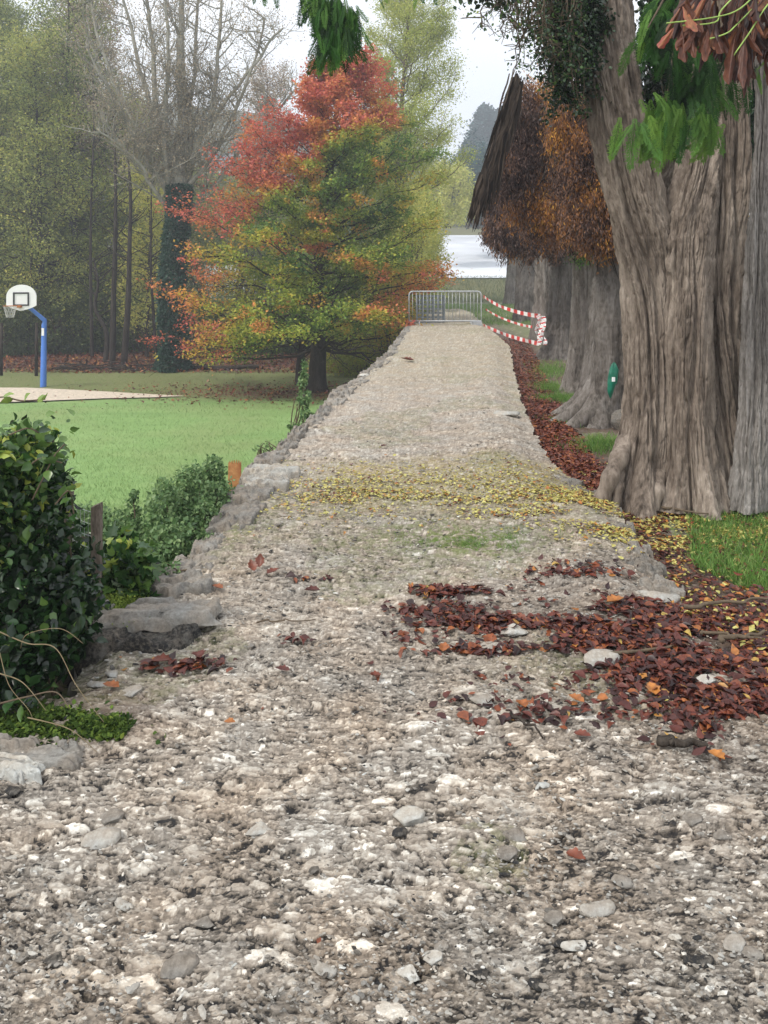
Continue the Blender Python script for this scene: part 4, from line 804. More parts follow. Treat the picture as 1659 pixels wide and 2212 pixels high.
# fallen log and brush pile
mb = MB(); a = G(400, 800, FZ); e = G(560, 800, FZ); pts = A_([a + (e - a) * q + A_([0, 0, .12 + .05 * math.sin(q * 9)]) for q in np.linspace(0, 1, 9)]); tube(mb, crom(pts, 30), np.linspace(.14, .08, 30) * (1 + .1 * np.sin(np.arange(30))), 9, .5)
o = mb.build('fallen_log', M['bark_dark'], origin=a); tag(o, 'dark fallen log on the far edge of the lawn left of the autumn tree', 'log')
mb = MB(); r_ = np.random.default_rng(6)
for i in range(60):
    c = G(r_.uniform(130, 330), r_.uniform(792, 806), FZ) + A_([0, 0, r_.uniform(.05, .22)]); d = A_([r_.normal(), r_.normal() * .5, r_.normal() * .12]); d /= np.linalg.norm(d); tube(mb, A_([c - d * .5, c + r_.normal(0, .05, 3), c + d * .5]), A_([.03, .025, .012]), 5, .5, False)
o = mb.build('brush_pile', M['bark_dark'], origin=G(230, 800, FZ)); tag(o, 'low row of dead branches on the lawn edge right of the hoop pole', 'brush pile')

# --- far: blue conifers, far bush, white house
def conifer(u, vtop, Y, H, R, label, seed):
    r = np.random.default_rng(seed); top = P(u, vtop, Y); b = top - A_([0, 0, H]); t = thing('conifer_tree', label, 'tree', b, 'blue-green conifers on the rise beyond the road'); mb = MB(); tube(mb, A_([b, top]), A_([.5, .05]), 8, .5); mb.build('trunk', M['bark_dark'], t)
    n = 16000; s = r.random(n) ** .7; an = r.uniform(0, 6.28, n); lay_ = .65 + .35 * np.abs(np.sin(s * 26 + np.sin(an * 3))); rr = R * s ** .45 * lay_ * r.uniform(.5, 1.05, n); p = np.stack([b[0] + rr * np.cos(an), b[1] + rr * np.sin(an), top[2] - s * H * .92], 1); mb = MB(); scatter(mb, DIAMOND, p, frames(r, n, .6), .8 * r.uniform(.5, 1.2, n), r.random(n)); mb.build('crown', M['l_blue'], t)
conifer(1048, 226, 170, 26, 7, 'tallest blue-green conifer against the sky left of the dark hanging bough', 1)
conifer(1085, 232, 176, 26, 7.5, 'blue-green conifer right behind the tallest one', 2)
conifer(1015, 300, 172, 20, 6, 'lower blue-green conifer left of the tallest one', 3)
conifer(1120, 250, 180, 25, 7, 'blue-green conifer mostly hidden by the brown foliage', 4)
for u, v, Y, R, sd, lb in [(1030, 395, 95, (5, 4, 5.5), 91, 'hazy grey-green bush beyond the road under the conifers'), (965, 420, 85, (3.0, 3, 3.6), 92, 'pale green bush at the top left of the pale road'), (1075, 415, 100, (6, 4, 4.5), 93, 'grey bush behind the dark hanging bough')]:
    shrub('far_bush', lb, P(u, v, Y), R, 9000, 'l_blue' if sd != 92 else 'l_lime', sd, lambda p, q, r: .9 + r.normal(0, .2, len(p)), .32, group='bushes beyond the pale road')
shrub('far_bush', 'dull green bush hiding the foot of the white house', P(500, 470, 68), (6, 3, 4.0), 26000, 'l_olive', 94, lambda p, q, r: .4 + r.normal(0, .2, len(p)), .3, group='bushes beyond the pale road')
b = P(500, 410, 85); b[2] = FZ; t = thing('white_house', 'white house with a slate roof glimpsed through branches left of the red foliage', 'house', b)
zt = P(500, 372, 85)[2]; mb = MB(); box(mb, (b[0], b[1], (zt + FZ) / 2), (4.4, 6, zt - FZ)); mb.build('wall', M['plaster'], t, smooth=False)
mb = MB(); w = 2.4; V = A_([[-w, -3.3, 0], [w, -3.3, 0], [w, 3.3, 0], [-w, 3.3, 0], [-w, 0, 2], [w, 0, 2]]) + A_([b[0], b[1], zt]); mb.add(V, [A_([[0, 1, 5, 4], [2, 3, 4, 5], [0, 3, 2, 1]]), A_([[0, 4, 3], [1, 2, 5]])]); mb.build('roof', M['slate'], t, smooth=False)
for dx in (-1.3, 0, 1.3):
    mb = MB(); box(mb, (b[0] + dx, b[1] - 3.02, zt - 1.2), (1.0, .08, 1.4)); mb.build('window', M['glass'], t, smooth=False)

# ------------------------------------------------------------------ the great cypress
def loft(mb, pts, R, nth=150, nz=300, seed=0, amp=.02, flare=0., lobes=5, lob=.06, ry=1.0, twist=.5, t=.5, fs=4.0):
    pts = crom(pts, nz); R = np.interp(np.linspace(0, 1, nz), np.linspace(0, 1, len(R)), R); z = pts[:, 2]; z0 = z[0]
    th = np.linspace(0, 2 * np.pi, nth, endpoint=False); TH, ZZ = np.meshgrid(th, z); RR = R[:, None] * np.ones_like(TH); hgt = ZZ - z0
    tw = TH + twist * hgt * .25 + .35 * (vn(hgt * 1.3, hgt * 0 + seed, seed) - .5)
    c, s = np.cos(tw), np.sin(tw)
    lobn = vn3(c * 1.4 + 9, s * 1.4 + 9, hgt * .35 + seed, seed) - .5
    fl = flare * np.exp(-hgt / .28) * (.75 + .6 * np.cos(tw * lobes + seed) + 1.1 * (vn3(c * 2 + 5, s * 2 + 5, hgt * 0 + seed, seed + 3) - .5))
    r = RR * (1 + lob * 4 * lobn + lob * .8 * np.cos(tw * lobes + seed)) + RR * fl
    q = fs * np.maximum(RR / .3, .5); wv = .6 * (vn3(c * 2 + 3, s * 2 + 3, ZZ * 2.5, seed + 9) - .5)
    for k, (fq, a, zf) in enumerate([(1.0, 1.9, .8), (2.3, 1.1, 2.2), (5.2, .65, 6.5), (11, .32, 18)]):
        nn = vn3(c * q * fq + wv * 2 + 50, s * q * fq + 50, ZZ * zf + seed * 3, seed + 20 + k); rd = 1 - np.abs(2 * nn - 1)
        r = r - amp * a * ss(.62, 1.0, rd) + amp * .3 * a * (vn3(c * q * fq * 1.3 + 20, s * q * fq * 1.3 + 20, ZZ * zf * 1.2, seed + 40 + k) - .5)
    X = pts[:, 0][:, None] + r * np.cos(TH); Yy = pts[:, 1][:, None] + r * np.sin(TH) * ry
    i = np.arange(nz - 1)[:, None] * nth; j = np.arange(nth)[None]; j2 = (j + 1) % nth; Q = np.stack([i + j, i + j2, i + nth + j2, i + nth + j], -1).reshape(-1, 4)
    mb.add(np.stack([X, Yy, ZZ * np.ones_like(X)], -1).reshape(-1, 3), Q, t)
Bb = A_([P(1470, 1085, 6.0)[0], 6.05, -.16])
big = thing('cypress_tree', 'huge old cypress with fused fluted trunks at the right of the path', 'tree', Bb, 'old cypresses in a row along the right of the path')
def S(u, v, Y): return P(u, v, Y)
mb = MB(); px = 6 / F
loft(mb, [S(1380, 1090, 6.0), S(1402, 880, 6.05), S(1402, 680, 6.1), S(1388, 500, 6.1), S(1345, 330, 6.1), S(1315, 160, 6.15), S(1298, 0, 6.2), S(1290, -160, 6.2)], [x_ * px for x_ in (70, 58, 58, 66, 68, 66, 66, 64)], 400, 640, 3, .019, .5, 5, .065, 1.0, 1.1)
loft(mb, [S(1500, 1095, 5.85), S(1488, 880, 5.9), S(1482, 680, 5.92), S(1484, 520, 5.98), S(1512, 360, 6.1), S(1545, 150, 6.3), S(1560, -150, 6.4)], [x_ * px for x_ in (58, 50, 52, 60, 46, 44, 50)], 360, 600, 8, .018, .4, 5, .07, 1.0, -.9)
loft(mb, [S(1585, 1095, 6.0), S(1565, 880, 6.05), S(1552, 680, 6.05), S(1560, 480, 6.1), S(1575, 250, 6.2), S(1580, -150, 6.2)], [x_ * px for x_ in (52, 46, 50, 54, 48, 50)], 340, 560, 14, .018, .4, 6, .07, 1.0, .9)
loft(mb, [S(1490, 1090, 6.4), S(1490, 800, 6.45), S(1490, 600, 6.5), S(1475, 440, 6.6), S(1470, 330, 6.65)], [x_ * px for x_ in (140, 120, 105, 80, 50)], 160, 300, 19, .02, .2, 6, .05, 1.0)
# roots creeping out from the foot
for k, (a, b_, c_, r0) in enumerate([((1370, 960), (1320, 1030), (1285, 1058), .10), ((1440, 1000), (1420, 1060), (1400, 1098), .09), ((1540, 1000), (1535, 1060), (1550, 1100), .09), ((1460, 1010), (1470, 1070), (1480, 1100), .08), ((1350, 1010), (1335, 1050), (1330, 1070), .07)]):
    A1, B1, C1 = S(*a, 5.85), S(*b_, 5.78), S(*c_, 5.8); C1[2] = -.17; pp = crom([A1 + A_([0, .15, 0]), B1, C1], 40)
    rr = np.linspace(r0 * .7, r0 * .55, 40); T0 = mb.n; tube(mb, pp, rr * (1 + .12 * np.sin(np.arange(40) * .7)), 18, .5, False)
mb.build('trunk', M['bark_grey'], big)
mb = MB(); loft(mb, [S(1615, 1098, 5.75), S(1630, 900, 5.74), S(1634, 700, 5.74), S(1638, 500, 5.74), S(1648, 300, 5.78), S(1652, 100, 5.85), S(1655, -120, 5.9)], [x_ * px for x_ in (40, 33, 30, 26, 22, 22, 22)], 240, 520, 25, .020, .35, 3, .07, .9, .25, fs=5)
mb.build('bare_stem', M['bark_pale'], big)['label'] = 'smooth pale grey stem without bark'

# hanging ivy and twigs left of the limb, in front of the sky
def hang(mbw, mbl, rng, p0, L, dx=0., n=10, spread=.2, size=.05, seed=0, leafn=60, tl=.4):
    k = 9; t = np.linspace(0, 1, k); pts = np.stack([p0[0] + dx * t + np.cumsum(rng.normal(0, .02, k)), p0[1] + np.cumsum(rng.normal(0, .02, k)), p0[2] - L * t], 1); tube(mbw, crom(pts, 18), np.linspace(.008, .003, 18), 5, .5, False)
    cc = []
    for j in range(n):
        q = rng.uniform(.1, 1); b = A_([np.interp(q, t, pts[:, a]) for a in range(3)]); d = rng.normal(size=3); d[2] = -abs(d[2]) * .6; d /= np.linalg.norm(d); e = b + d * spread * rng.uniform(.4, 1.2); tube(mbw, A_([b, (b + e) / 2 + rng.normal(0, .015, 3), e]), A_([.004, .003, .002]), 3, .5, False); cc += [b, (b + e) / 2, e]
    cc = A_(cc); kk = rng.integers(0, len(cc), leafn); scatter(mbl, LEAF, cc[kk] + rng.normal(0, .03, (leafn, 3)), frames(rng, leafn, .1, ((0, 0, -1), .7)), size * rng.uniform(.6, 1.3, leafn), np.clip(rng.normal(tl, .2, leafn), 0, 1))
rng = np.random.default_rng(77); mw, ml = MB(), MB()
for i in range(46):
    u = rng.uniform(1085, 1250); lim = np.interp(u, [1085, 1130, 1180, 1250], [70, 150, 190, 240]); v0 = rng.uniform(-120, 20); dens_ = (u - 1085) / 165
    L = (rng.uniform(.5, 1) * lim - v0) * 5.9 / F; hang(mw, ml, rng, P(u, v0, rng.uniform(5.6, 6.3)), L, rng.normal(0, .08), 12, .15, .026, leafn=int(18 + 190 * dens_ ** 2.2), tl=.30 + .3 * (1 - dens_))
for i in range(44):
    u = rng.uniform(1200, 1275); hang(mw, ml, rng, P(u, rng.uniform(-100, 90), 5.95), rng.uniform(.2, .6), 0, 10, .12, .032, leafn=260, tl=.10)
for i in range(34): hang(mw, ml, rng, P(rng.uniform(1385, 1500), rng.uniform(-120, 160), rng.uniform(6.5, 6.9)), rng.uniform(.4, .9), 0, 10, .16, .05, leafn=120, tl=.08)
mw.build('vine', M['twig'], big); ml.build('ivy', M['l_ivy'], big)

r = np.random.default_rng(55); n = 60000; Bc = A_([list(P(1450, 270, 7.2)) + [.26, .3, .62], list(P(1480, 60, 7.4)) + [.35, .4, .8], list(P(1640, 120, 7.4)) + [.30, .4, 1.1], list(P(1560, -200, 7.2)) + [1.0, 1.0, .7], list(P(1590, 330, 7.3)) + [.16, .2, .5]])
k = r.choice(5, 900, p=[.22, .22, .22, .22, .12]); d = r.normal(size=(900, 3)); d /= np.linalg.norm(d, axis=1, keepdims=True); Cc = Bc[k, :3] + d * Bc[k, 3:] * r.uniform(.1, 1, (900, 1)) ** .5; j = r.integers(0, 900, n); p = Cc[j] + r.normal(size=(n, 3)) * .06
a = np.stack([r.normal(0, .6, n), r.normal(0, .6, n), -np.ones(n)], 1); a /= np.linalg.norm(a, axis=1, keepdims=True); c = r.normal(size=(n, 3)); c -= a * (a * c).sum(1, keepdims=True); c /= np.linalg.norm(c, axis=1, keepdims=True)
mb = MB(); scatter(mb, NEEDLE, p, np.stack([np.cross(a, c), a, c], -1), np.stack([.07 * r.uniform(.6, 1.3, n), .05 * r.uniform(.6, 1.5, n), .05 * np.ones(n)], 1), np.clip(r.normal(.12, .15, n), 0, 1)); mb.build('crown', M['l_ivy'], big)
# fronds: flat feathery sprays
def frond_tmpl(seed, n=26):
    r = np.random.default_rng(seed); V = []; T3 = []; Q4 = []
    def leaflet(b, d, L, w):
        nrm = A_([-d[1], d[0], 0]); i0 = len(V); V.extend([b, b + d * L * .45 + nrm * w + A_([0, 0, .008]), b + d * L, b + d * L * .45 - nrm * w + A_([0, 0, .008])]); T3.extend([[i0, i0 + 1, i0 + 2], [i0, i0 + 2, i0 + 3]])
    for k in range(n):
        s = k / n; y = s; L = .21 * math.sin(math.pi * (.10 + .86 * s)) ** .7 * r.uniform(.7, 1.25)
        for sg in (-1, 1):
            a = sg * r.uniform(.55, .85); d = A_([math.sin(a), math.cos(a), 0]); b = A_([0, y, 0]); leaflet(b, d, L, .012)
            for m in range(4):
                q = .25 + .2 * m; a2 = a + (1 if m % 2 else -1) * .6; leaflet(b + d * L * q, A_([math.sin(a2), math.cos(a2), 0]), L * .42 * (1 - q * .5), .010)
    leaflet(A_([0, .9, 0]), A_([0, 1., 0]), .2, .02); leaflet(A_([0, 0, 0]), A_([0, 1., 0]), 1.0, .012)
    V = A_(V); V[:, 2] -= .22 * V[:, 1] ** 2 + .35 * V[:, 0] ** 2; return V, [A_(T3)]
FR = [frond_tmpl(s) for s in range(3)]
def fronds(mb, rng, centers, per, size, spread, tl, down=1.6, face=-1):
    for c in centers:
        for q in range(3):
            n = max(1, per // 3); pos = A_(c)[None] + rng.normal(size=(n, 3)) * A_([spread, spread * .6, spread * .5])
            a = np.stack([rng.normal(0, .42, n), rng.normal(0, .3, n), -np.ones(n) * down * .6], 1); a /= np.linalg.norm(a, axis=1, keepdims=True)
            nn_ = np.stack([rng.normal(0, .5, n), face * np.ones(n), rng.normal(.4, .35, n)], 1); nn_ -= a * (nn_ * a).sum(1, keepdims=True); nn_ /= np.linalg.norm(nn_, axis=1, keepdims=True)
            Mx = np.stack([np.cross(a, nn_), a, nn_], -1); scatter(mb, FR[q], pos, Mx, size * rng.uniform(.6, 1.2, n), np.clip(rng.normal(tl, .22, n), 0, 1))
rng = np.random.default_rng(88)
o1 = P(1480, -60, 5.0)
t = thing('hanging_bough', 'bright green feathery cypress sprays hanging in front of the great trunk', 'branch', o1)
mb = MB(); 
for (u, v) in [(1400, 60), (1480, 60), (1520, 170), (1440, 220), (1500, 120), (1560, 60)]:
    tube(mb, crom([P(1520, -260, 5.5), P((u + 1520) / 2, -60, 5.2), P(u, v, 5.05)], 14), np.linspace(.016, .004, 14), 5, .5, False)
mb.build('twig', M['twig'], t)
mb = MB(); fronds(mb, rng, [P(1425, 240, 5.0), P(1470, 250, 4.95), P(1520, 235, 5.0), P(1450, 215, 5.1), P(1395, 260, 5.05)], 15, .27, .085, .68)
fronds(mb, rng, [P(1480, 110, 5.0), P(1515, 150, 5.05), P(1460, 50, 5.1), P(1530, 80, 5.1), P(1500, 190, 5.1), P(1540, 150, 5.1)], 17, .27, .085, .3)
fronds(mb, rng, [P(1420, 20, 5.2), P(1400, 70, 5.25), P(1450, 0, 5.2)], 16, .24, .06, .35)
mb.build('foliage', M['l_frond'], t)
# wilted brown leaves upper right with pale green stalks
t = thing('wilted_leaf_branch', 'drooping dead brown and red leaves on pale green stalks in the upper right corner', 'branch', P(1600, -40, 4.3))
mb = MB(); rng = np.random.default_rng(99)
stk = [((1440, 50), (1540, 38), (1600, 18)), ((1475, 55), (1545, 48), (1560, 20)), ((1530, 85), (1570, 72), (1590, 55)), ((1585, 120), (1620, 70), (1659, 10))]
for a, b_, c_ in stk: tube(mb, crom([P(*a, 4.3), P(*b_, 4.28), P(*c_, 4.3), P(c_[0] + 60, c_[1] - 60, 4.4)], 16), .0042, 6, .5, False)
mb.build('stalk', M['greenstem'], t)
def wilt(mb, p0, d, L, wd, seed, tn):
    a, b_ = np.meshgrid(np.linspace(-1, 1, 9), np.linspace(0, 1, 14)); w = wd * np.sin(np.pi * np.clip(b_ * .95 + .03, 0, 1) ** 1.35) ** .75 * (1 + .15 * np.sin(b_ * 19 + seed)); d = A_(d) / np.linalg.norm(d)
    s_ = np.cross(d, A_([.2, 1, 0])); s_ /= np.linalg.norm(s_); n_ = np.cross(s_, d); fold = .75 + .5 * math.sin(seed * 1.7)
    Pn = p0 + d * (b_ * L)[..., None] + s_ * (a * w * .6)[..., None] + n_ * (np.abs(a) * w * fold + .02 * np.sin(a * 7 + b_ * 11 + seed) * w * 6 - .15 * L * b_ ** 2)[..., None]
    fc, uu = grid_faces(14, 9, np.ones((14, 9), bool)); mb.add(Pn.reshape(-1, 3), fc, np.clip(tn + .18 * np.abs(a).ravel() + .1 * (vn(a.ravel() * 3, b_.ravel() * 6, seed) - .5), 0, 1))
mb = MB(); lv = [(1455, 60, 1420, 110, .045, .9), (1475, 62, 1480, 140, .05, .45), (1490, 62, 1500, 130, .045, .5), (1530, 62, 1520, 140, .05, .5), (1545, 62, 1560, 120, .05, .4), (1590, 70, 1570, 190, .055, .45), (1610, 60, 1600, 200, .05, .35)]
for i, (u0, v0, u1, v1, w, tn) in enumerate(lv):
    a = P(u0, v0, 4.3); e = P(u1, v1, 4.25); wilt(mb, a, e - a, np.linalg.norm(e - a), w * .8, i, tn - .1)
for i in range(190):
    u0 = rng.uniform(1475, 1700) ; v0 = rng.uniform(-70, 120) * np.interp(u0, [1475, 1600], [.2, 1]); a = P(u0, v0, rng.uniform(4.3, 4.7)); L = rng.uniform(.12, .26); d = A_([rng.normal(-.15, .35), rng.normal(0, .3), -1]); wilt(mb, a, d, L, rng.uniform(.020, .046), 20 + i, rng.choice([.0, .15, .35, .55, .75], p=[.3, .25, .25, .12, .08]))
mb.build('leaf', M['l_wilt'], t)
mb = MB(); fronds(mb, rng, [P(1620, 150, 4.7), P(1655, 130, 4.7)], 4, .13, .03, .8); mb.build('green_leaf', M['l_frond'], t)
# hanging spray, top centre
t = thing('hanging_bough', 'dark green drooping spray hanging from the top edge over the autumn tree', 'branch', P(720, -40, 4.6))
mb = MB(); tube(mb, crom([P(1000, -160, 4.9), P(850, -60, 4.7), P(700, -20, 4.6), P(560, -15, 4.6)], 20), np.linspace(.02, .006, 20), 6, .5, False)
tube(mb, crom([P(1250, -60, 5.6), P(1130, -70, 5.3), P(1000, -160, 4.9)], 12), np.linspace(.035, .02, 12), 6, .5, False); mb.build('twig', M['twig'], t)
mb = MB(); rng = np.random.default_rng(101); fronds(mb, rng, [P(700, 5, 4.6), P(735, 0, 4.6), P(755, 20, 4.6), P(715, 50, 4.6), P(745, 60, 4.6), P(720, 80, 4.6), P(690, -20, 4.6)], 22, .19, .035, .35, 2.4)
fronds(mb, rng, [P(u, -38, 4.6) for u in (570, 600, 640, 670, 790, 900)], 5, .14, .04, .45, 1.6); fronds(mb, rng, [P(665, 25, 4.6)], 4, .13, .03, .6)
mb.build('foliage', M['l_frond'], t)
rng = np.random.default_rng(103); mw, ml = MB(), MB()
for i in range(9): hang(mw, ml, rng, P(rng.uniform(1000, 1090), -60, 5.2), rng.uniform(.15, .28), 0, 8, .1, .04, leafn=30, tl=.25)
t2 = thing('hanging_bough', 'small dark leaves on twigs dangling from the top before the white sky', 'branch', P(1050, -60, 5.2)); mw.build('twig', M['twig'], t2); ml.build('foliage', M['l_ivy'], t2)

# ------------------------------------------------------------------ the row of cypresses behind
row = [(1345, 908, 80, 3.0, 'second cypress trunk from the camera, with the green bag', 1, .35), (1280, 848, 50, 3.6, 'third cypress trunk from the camera, with a green tuft under its brown crown', 2, .3), (1212, 775, 40, 4.2, 'fourth cypress trunk, with the striped tape tied round it', 3, .45), (1182, 742, 27, 4.6, 'fifth cypress trunk, just left behind the taped one', 4, .3), (1140, 695, 27, 5, 'sixth cypress trunk, smooth grey, left of the taped one', 5, .2), (1107, 658, 17, 6, 'farthest cypress trunk, thin and pale, next to the pale road', 6, .2)]
RB_ = {}
for i, (u, v, w, H, lb, sd, fl) in enumerate(row):
    b = G(u, v, -.13); R = w * b[1] / F; t = thing('cypress_tree', lb, 'tree', b, 'old cypresses in a row along the right of the path'); mb = MB()
    r = np.random.default_rng(sd); x1 = r.normal(0, .05)
    loft(mb, [b - A_([0, 0, .1]), b + A_([x1, 0, H * .3]), b + A_([x1 * 1.5, 0, H * .6]), b + A_([x1, 0, H])], [R * 1.12, R * .92, R * .86, R * .6], 150 if i < 3 else 90, 220 if i < 3 else 120, 30 + sd, .020 if i < 3 else .026, fl, 5, .10, t=(.35, .7, .2, .6, .3, .85)[i])
    if i == 0:   # extra buttress roots spreading to the left
        for a_ in (3.3, 3.7, 2.7): 
            e = b + A_([math.cos(a_) * R * 2.0, math.sin(a_) * R * 1.6, -.05]); tube(mb, crom([b + A_([math.cos(a_) * R * .6, math.sin(a_) * R * .6, .5]), b + A_([math.cos(a_) * R * 1.2, math.sin(a_) * R * 1.2, .16]), e], 20), np.linspace(.16, .07, 20), 10, .5, False)
    mb.build('trunk', M['bark_far'], t); RB_[i] = (t, b, R)
def dead(parent, blobs, n, seed, size=.06, strands=60, bias=0.):
    r = np.random.default_rng(seed); ws = A_([q[5] for q in blobs], float); ws /= ws.sum(); k = r.choice(len(blobs), n, p=ws); B = A_([list(P(q[0], q[1], q[2])) + [q[3] * q[2] / F, q[4] * q[2] / F] for q in blobs])
    # clumps
    nc = 620; kc = r.choice(len(blobs), nc, p=ws); d = r.normal(size=(nc, 3)); d /= np.linalg.norm(d, axis=1, keepdims=True); rad = r.uniform(.3, 1.1, nc) ** .5 * (1 + .22 * (r.random(nc) < .12)); C = B[kc, :3] + d * rad[:, None] * np.stack([B[kc, 3], B[kc, 3] * .8, B[kc, 4]], 1)
    ct = np.clip(.36 + bias + r.normal(0, .2, nc) + 1.3 * (fbm(C[:, 0] * 1.6, C[:, 2] * 1.6, 3, seed) - .5), 0, 1); j = r.integers(0, nc, n); p = C[j] + r.normal(size=(n, 3)) * A_([.055, .055, .10]); mb = MB()
    a = np.stack([r.normal(0, .55, n), r.normal(0, .55, n), -1.1 * np.ones(n)], 1); a /= np.linalg.norm(a, axis=1, keepdims=True); c = r.normal(size=(n, 3)); c -= a * (a * c).sum(1, keepdims=True); c /= np.linalg.norm(c, axis=1, keepdims=True)
    scatter(mb, NEEDLE, p, np.stack([np.cross(a, c), a, c], -1), np.stack([size * 1.3 * r.uniform(.6, 1.4, n), size * r.uniform(.6, 1.6, n), size * np.ones(n)], 1), np.clip(ct[j] + r.normal(0, .17, n), 0, 1)); mb.build('dead_foliage', M['l_dead'], parent)
    mb = MB()
    for i in range(strands):
        c0 = C[r.integers(0, nc)]; e = c0 + A_([r.normal(0, .12), r.normal(0, .12), -r.uniform(.15, .5)]); top = B[0, :3] + A_([r.normal(0, .2), 0, .4 * B[0, 4]]); tube(mb, crom([top, (top + c0) / 2 + r.normal(0, .1, 3), c0, e], 14), np.linspace(.016, .004, 14), 4, .5, False)
    mb.build('branch', M['bark_dark'], parent)
dead(RB_[2][0], [(1105, 440, 16.2, 60, 95, 3), (1150, 420, 16.4, 80, 130, 3), (1092, 490, 16.2, 42, 55, 1.6), (1165, 500, 16, 70, 50, 1.5)], 60000, 201, .065, 60, .02)
dead(RB_[1][0], [(1200, 380, 11.3, 90, 150, 3), (1150, 290, 11.4, 60, 90, 1.5), (1240, 450, 11.2, 90, 90, 2), (1135, 400, 11.3, 60, 90, 1.5), (1170, 210, 11.4, 50, 40, .5)], 80000, 202, .045, 90, .0)
dead(RB_[0][0], [(1275, 390, 9.1, 75, 130, 3), (1245, 280, 9.2, 60, 90, 1.5), (1300, 480, 9.0, 75, 60, 2), (1330, 400, 9.1, 60, 120, 2)], 76000, 203, .038, 90, .06)
# green tuft under the brown crown
mb = MB(); r = np.random.default_rng(9); n = 900; p = P(1258, 552, 11.2) + r.normal(size=(n, 3)) * A_([.09, .08, .07]); scatter(mb, NEEDLE, p, frames(r, n, .2), .05 * r.uniform(.6, 1.4, n), np.clip(r.normal(.5, .25, n), 0, 1)); mb.build('green_tuft', M['l_frond'], RB_[1][0])
# dark shaggy hanging bough
mb = MB(); r = np.random.default_rng(15); Y = 10.6
ax0 = [(1118, 170), (1105, 220), (1085, 290), (1060, 350), (1045, 400)]; axp = crom(A_([P(u, v, Y) for u, v in ax0]), 40); tube(mb, axp, np.linspace(.05, .02, 40), 8, .2)
for i in range(900):
    q = r.random(); b = axp[int(q * 39)] + r.normal(0, .035, 3); L = np.interp(q, [0, .4, 1], [.9, .9, .55]) * r.uniform(.5, 1.1); sx = -.28 * L * r.uniform(.5, 1.3); w = r.uniform(.008, .022); k = 7; t_ = np.linspace(0, 1, k)
    pts = np.stack([b[0] + sx * t_ + np.cumsum(r.normal(0, .008, k)), b[1] + np.cumsum(r.normal(0, .01, k)), b[2] - L * t_], 1); an = r.uniform(-.8, .8); sd_ = A_([math.cos(an), math.sin(an), 0]) * w; wv = np.sin(np.pi * np.clip(t_ * .8 + .2, 0, 1))[:, None] + .15
    V = np.concatenate([pts - sd_ * wv, pts + sd_ * wv]); mb.add(V, A_([[j, j + 1, k + j + 1, k + j] for j in range(k - 1)]), r.random())
mb.build('shaggy_bough', M['l_shag'], RB_[1][0])['label'] = 'dark brown shaggy bough hanging down like thatch'

# green bag on the second trunk
b = P(1323, 822, 9.0); a_, b2_ = np.meshgrid(np.linspace(0, 2 * np.pi, 20, endpoint=False), np.linspace(0, 1, 18)); prof = np.sin(np.pi * b2_ ** .75) ** .7 * .052 + .004
V = np.stack([b[0] + prof * np.cos(a_) * 1.0, b[1] + prof * np.sin(a_) * .6 - .0, b[2] + .20 - .40 * b2_ + .012 * np.sin(a_ * 5)], -1).reshape(-1, 3); V[:, 0] += .022 * np.sin((V[:, 2] - b[2]) * 9) + .010 * (vn(V[:, 2] * 30, V[:, 0] * 30, 3) - .5); V[:, 1] += .02 * (vn(V[:, 2] * 22 + 5, V[:, 0] * 40, 4) - .5); i = np.arange(17)[:, None] * 20; j = np.arange(20)[None]; j2 = (j + 1) % 20
t = thing('plastic_bag', 'long green plastic bag hanging on the second cypress trunk', 'bag', b); MB().add(V, np.stack([i + j, i + j2, i + 20 + j2, i + 20 + j], -1).reshape(-1, 4)).build('bag', M['green_bag'], t)
mb = MB(); box(mb, b + A_([.0, -.05, .02]), (.035, .012, .05), .3); mb.build('label_tag', M['white'], t, smooth=False)

# ------------------------------------------------------------------ barrier, crate, tape
Yb = 26.6; pL = P(884, 702, Yb); pR = P(1040, 702, Yb); pL[2] = .02; pR[2] = .02; t = thing('steel_barrier', 'galvanised steel crowd barrier standing across the far end of the path', 'barrier', (pL + pR) / 2 * A_([1, 1, 0]) + A_([0, 0, .0]))
H = 1.12; mb = MB(); cr_ = .13; up = A_([0, 0, 1]); dx = (pR - pL) / np.linalg.norm(pR - pL)
loop = [pL + up * .12, pL + up * (H - cr_)] + [pL + up * (H - cr_) + dx * cr_ + (-dx * math.cos(a) + up * math.sin(a)) * cr_ for a in (.4, .8, 1.2)] + [pL + up * H + dx * cr_, pR + up * H - dx * cr_] + [pR + up * (H - cr_) - dx * cr_ + (dx * math.cos(a) + up * math.sin(a)) * cr_ for a in (1.2, .8, .4)] + [pR + up * (H - cr_), pR + up * .12, pL + up * .12]
tube(mb, A_(loop), .024, 8, .5); mb.build('frame', M['galv'], t)
for k in range(19):
    q = pL + dx * (np.linalg.norm(pR - pL) * (k + 1) / 20); mb = MB(); tube(mb, A_([q + up * .12, q + up * (H - .01)]), .009, 6, .5); mb.build('bar', M['galv'], t)
for q in (pL + dx * .35, pR - dx * .35):
    mb = MB(); tube(mb, A_([q + up * .13, q + A_([0, -.02, .05]), q + A_([0, -.32, .015])]), .018, 6, .5); tube(mb, A_([q + up * .13, q + A_([0, .02, .05]), q + A_([0, .32, .015])]), .018, 6, .5); mb.build('foot', M['galv'], t)
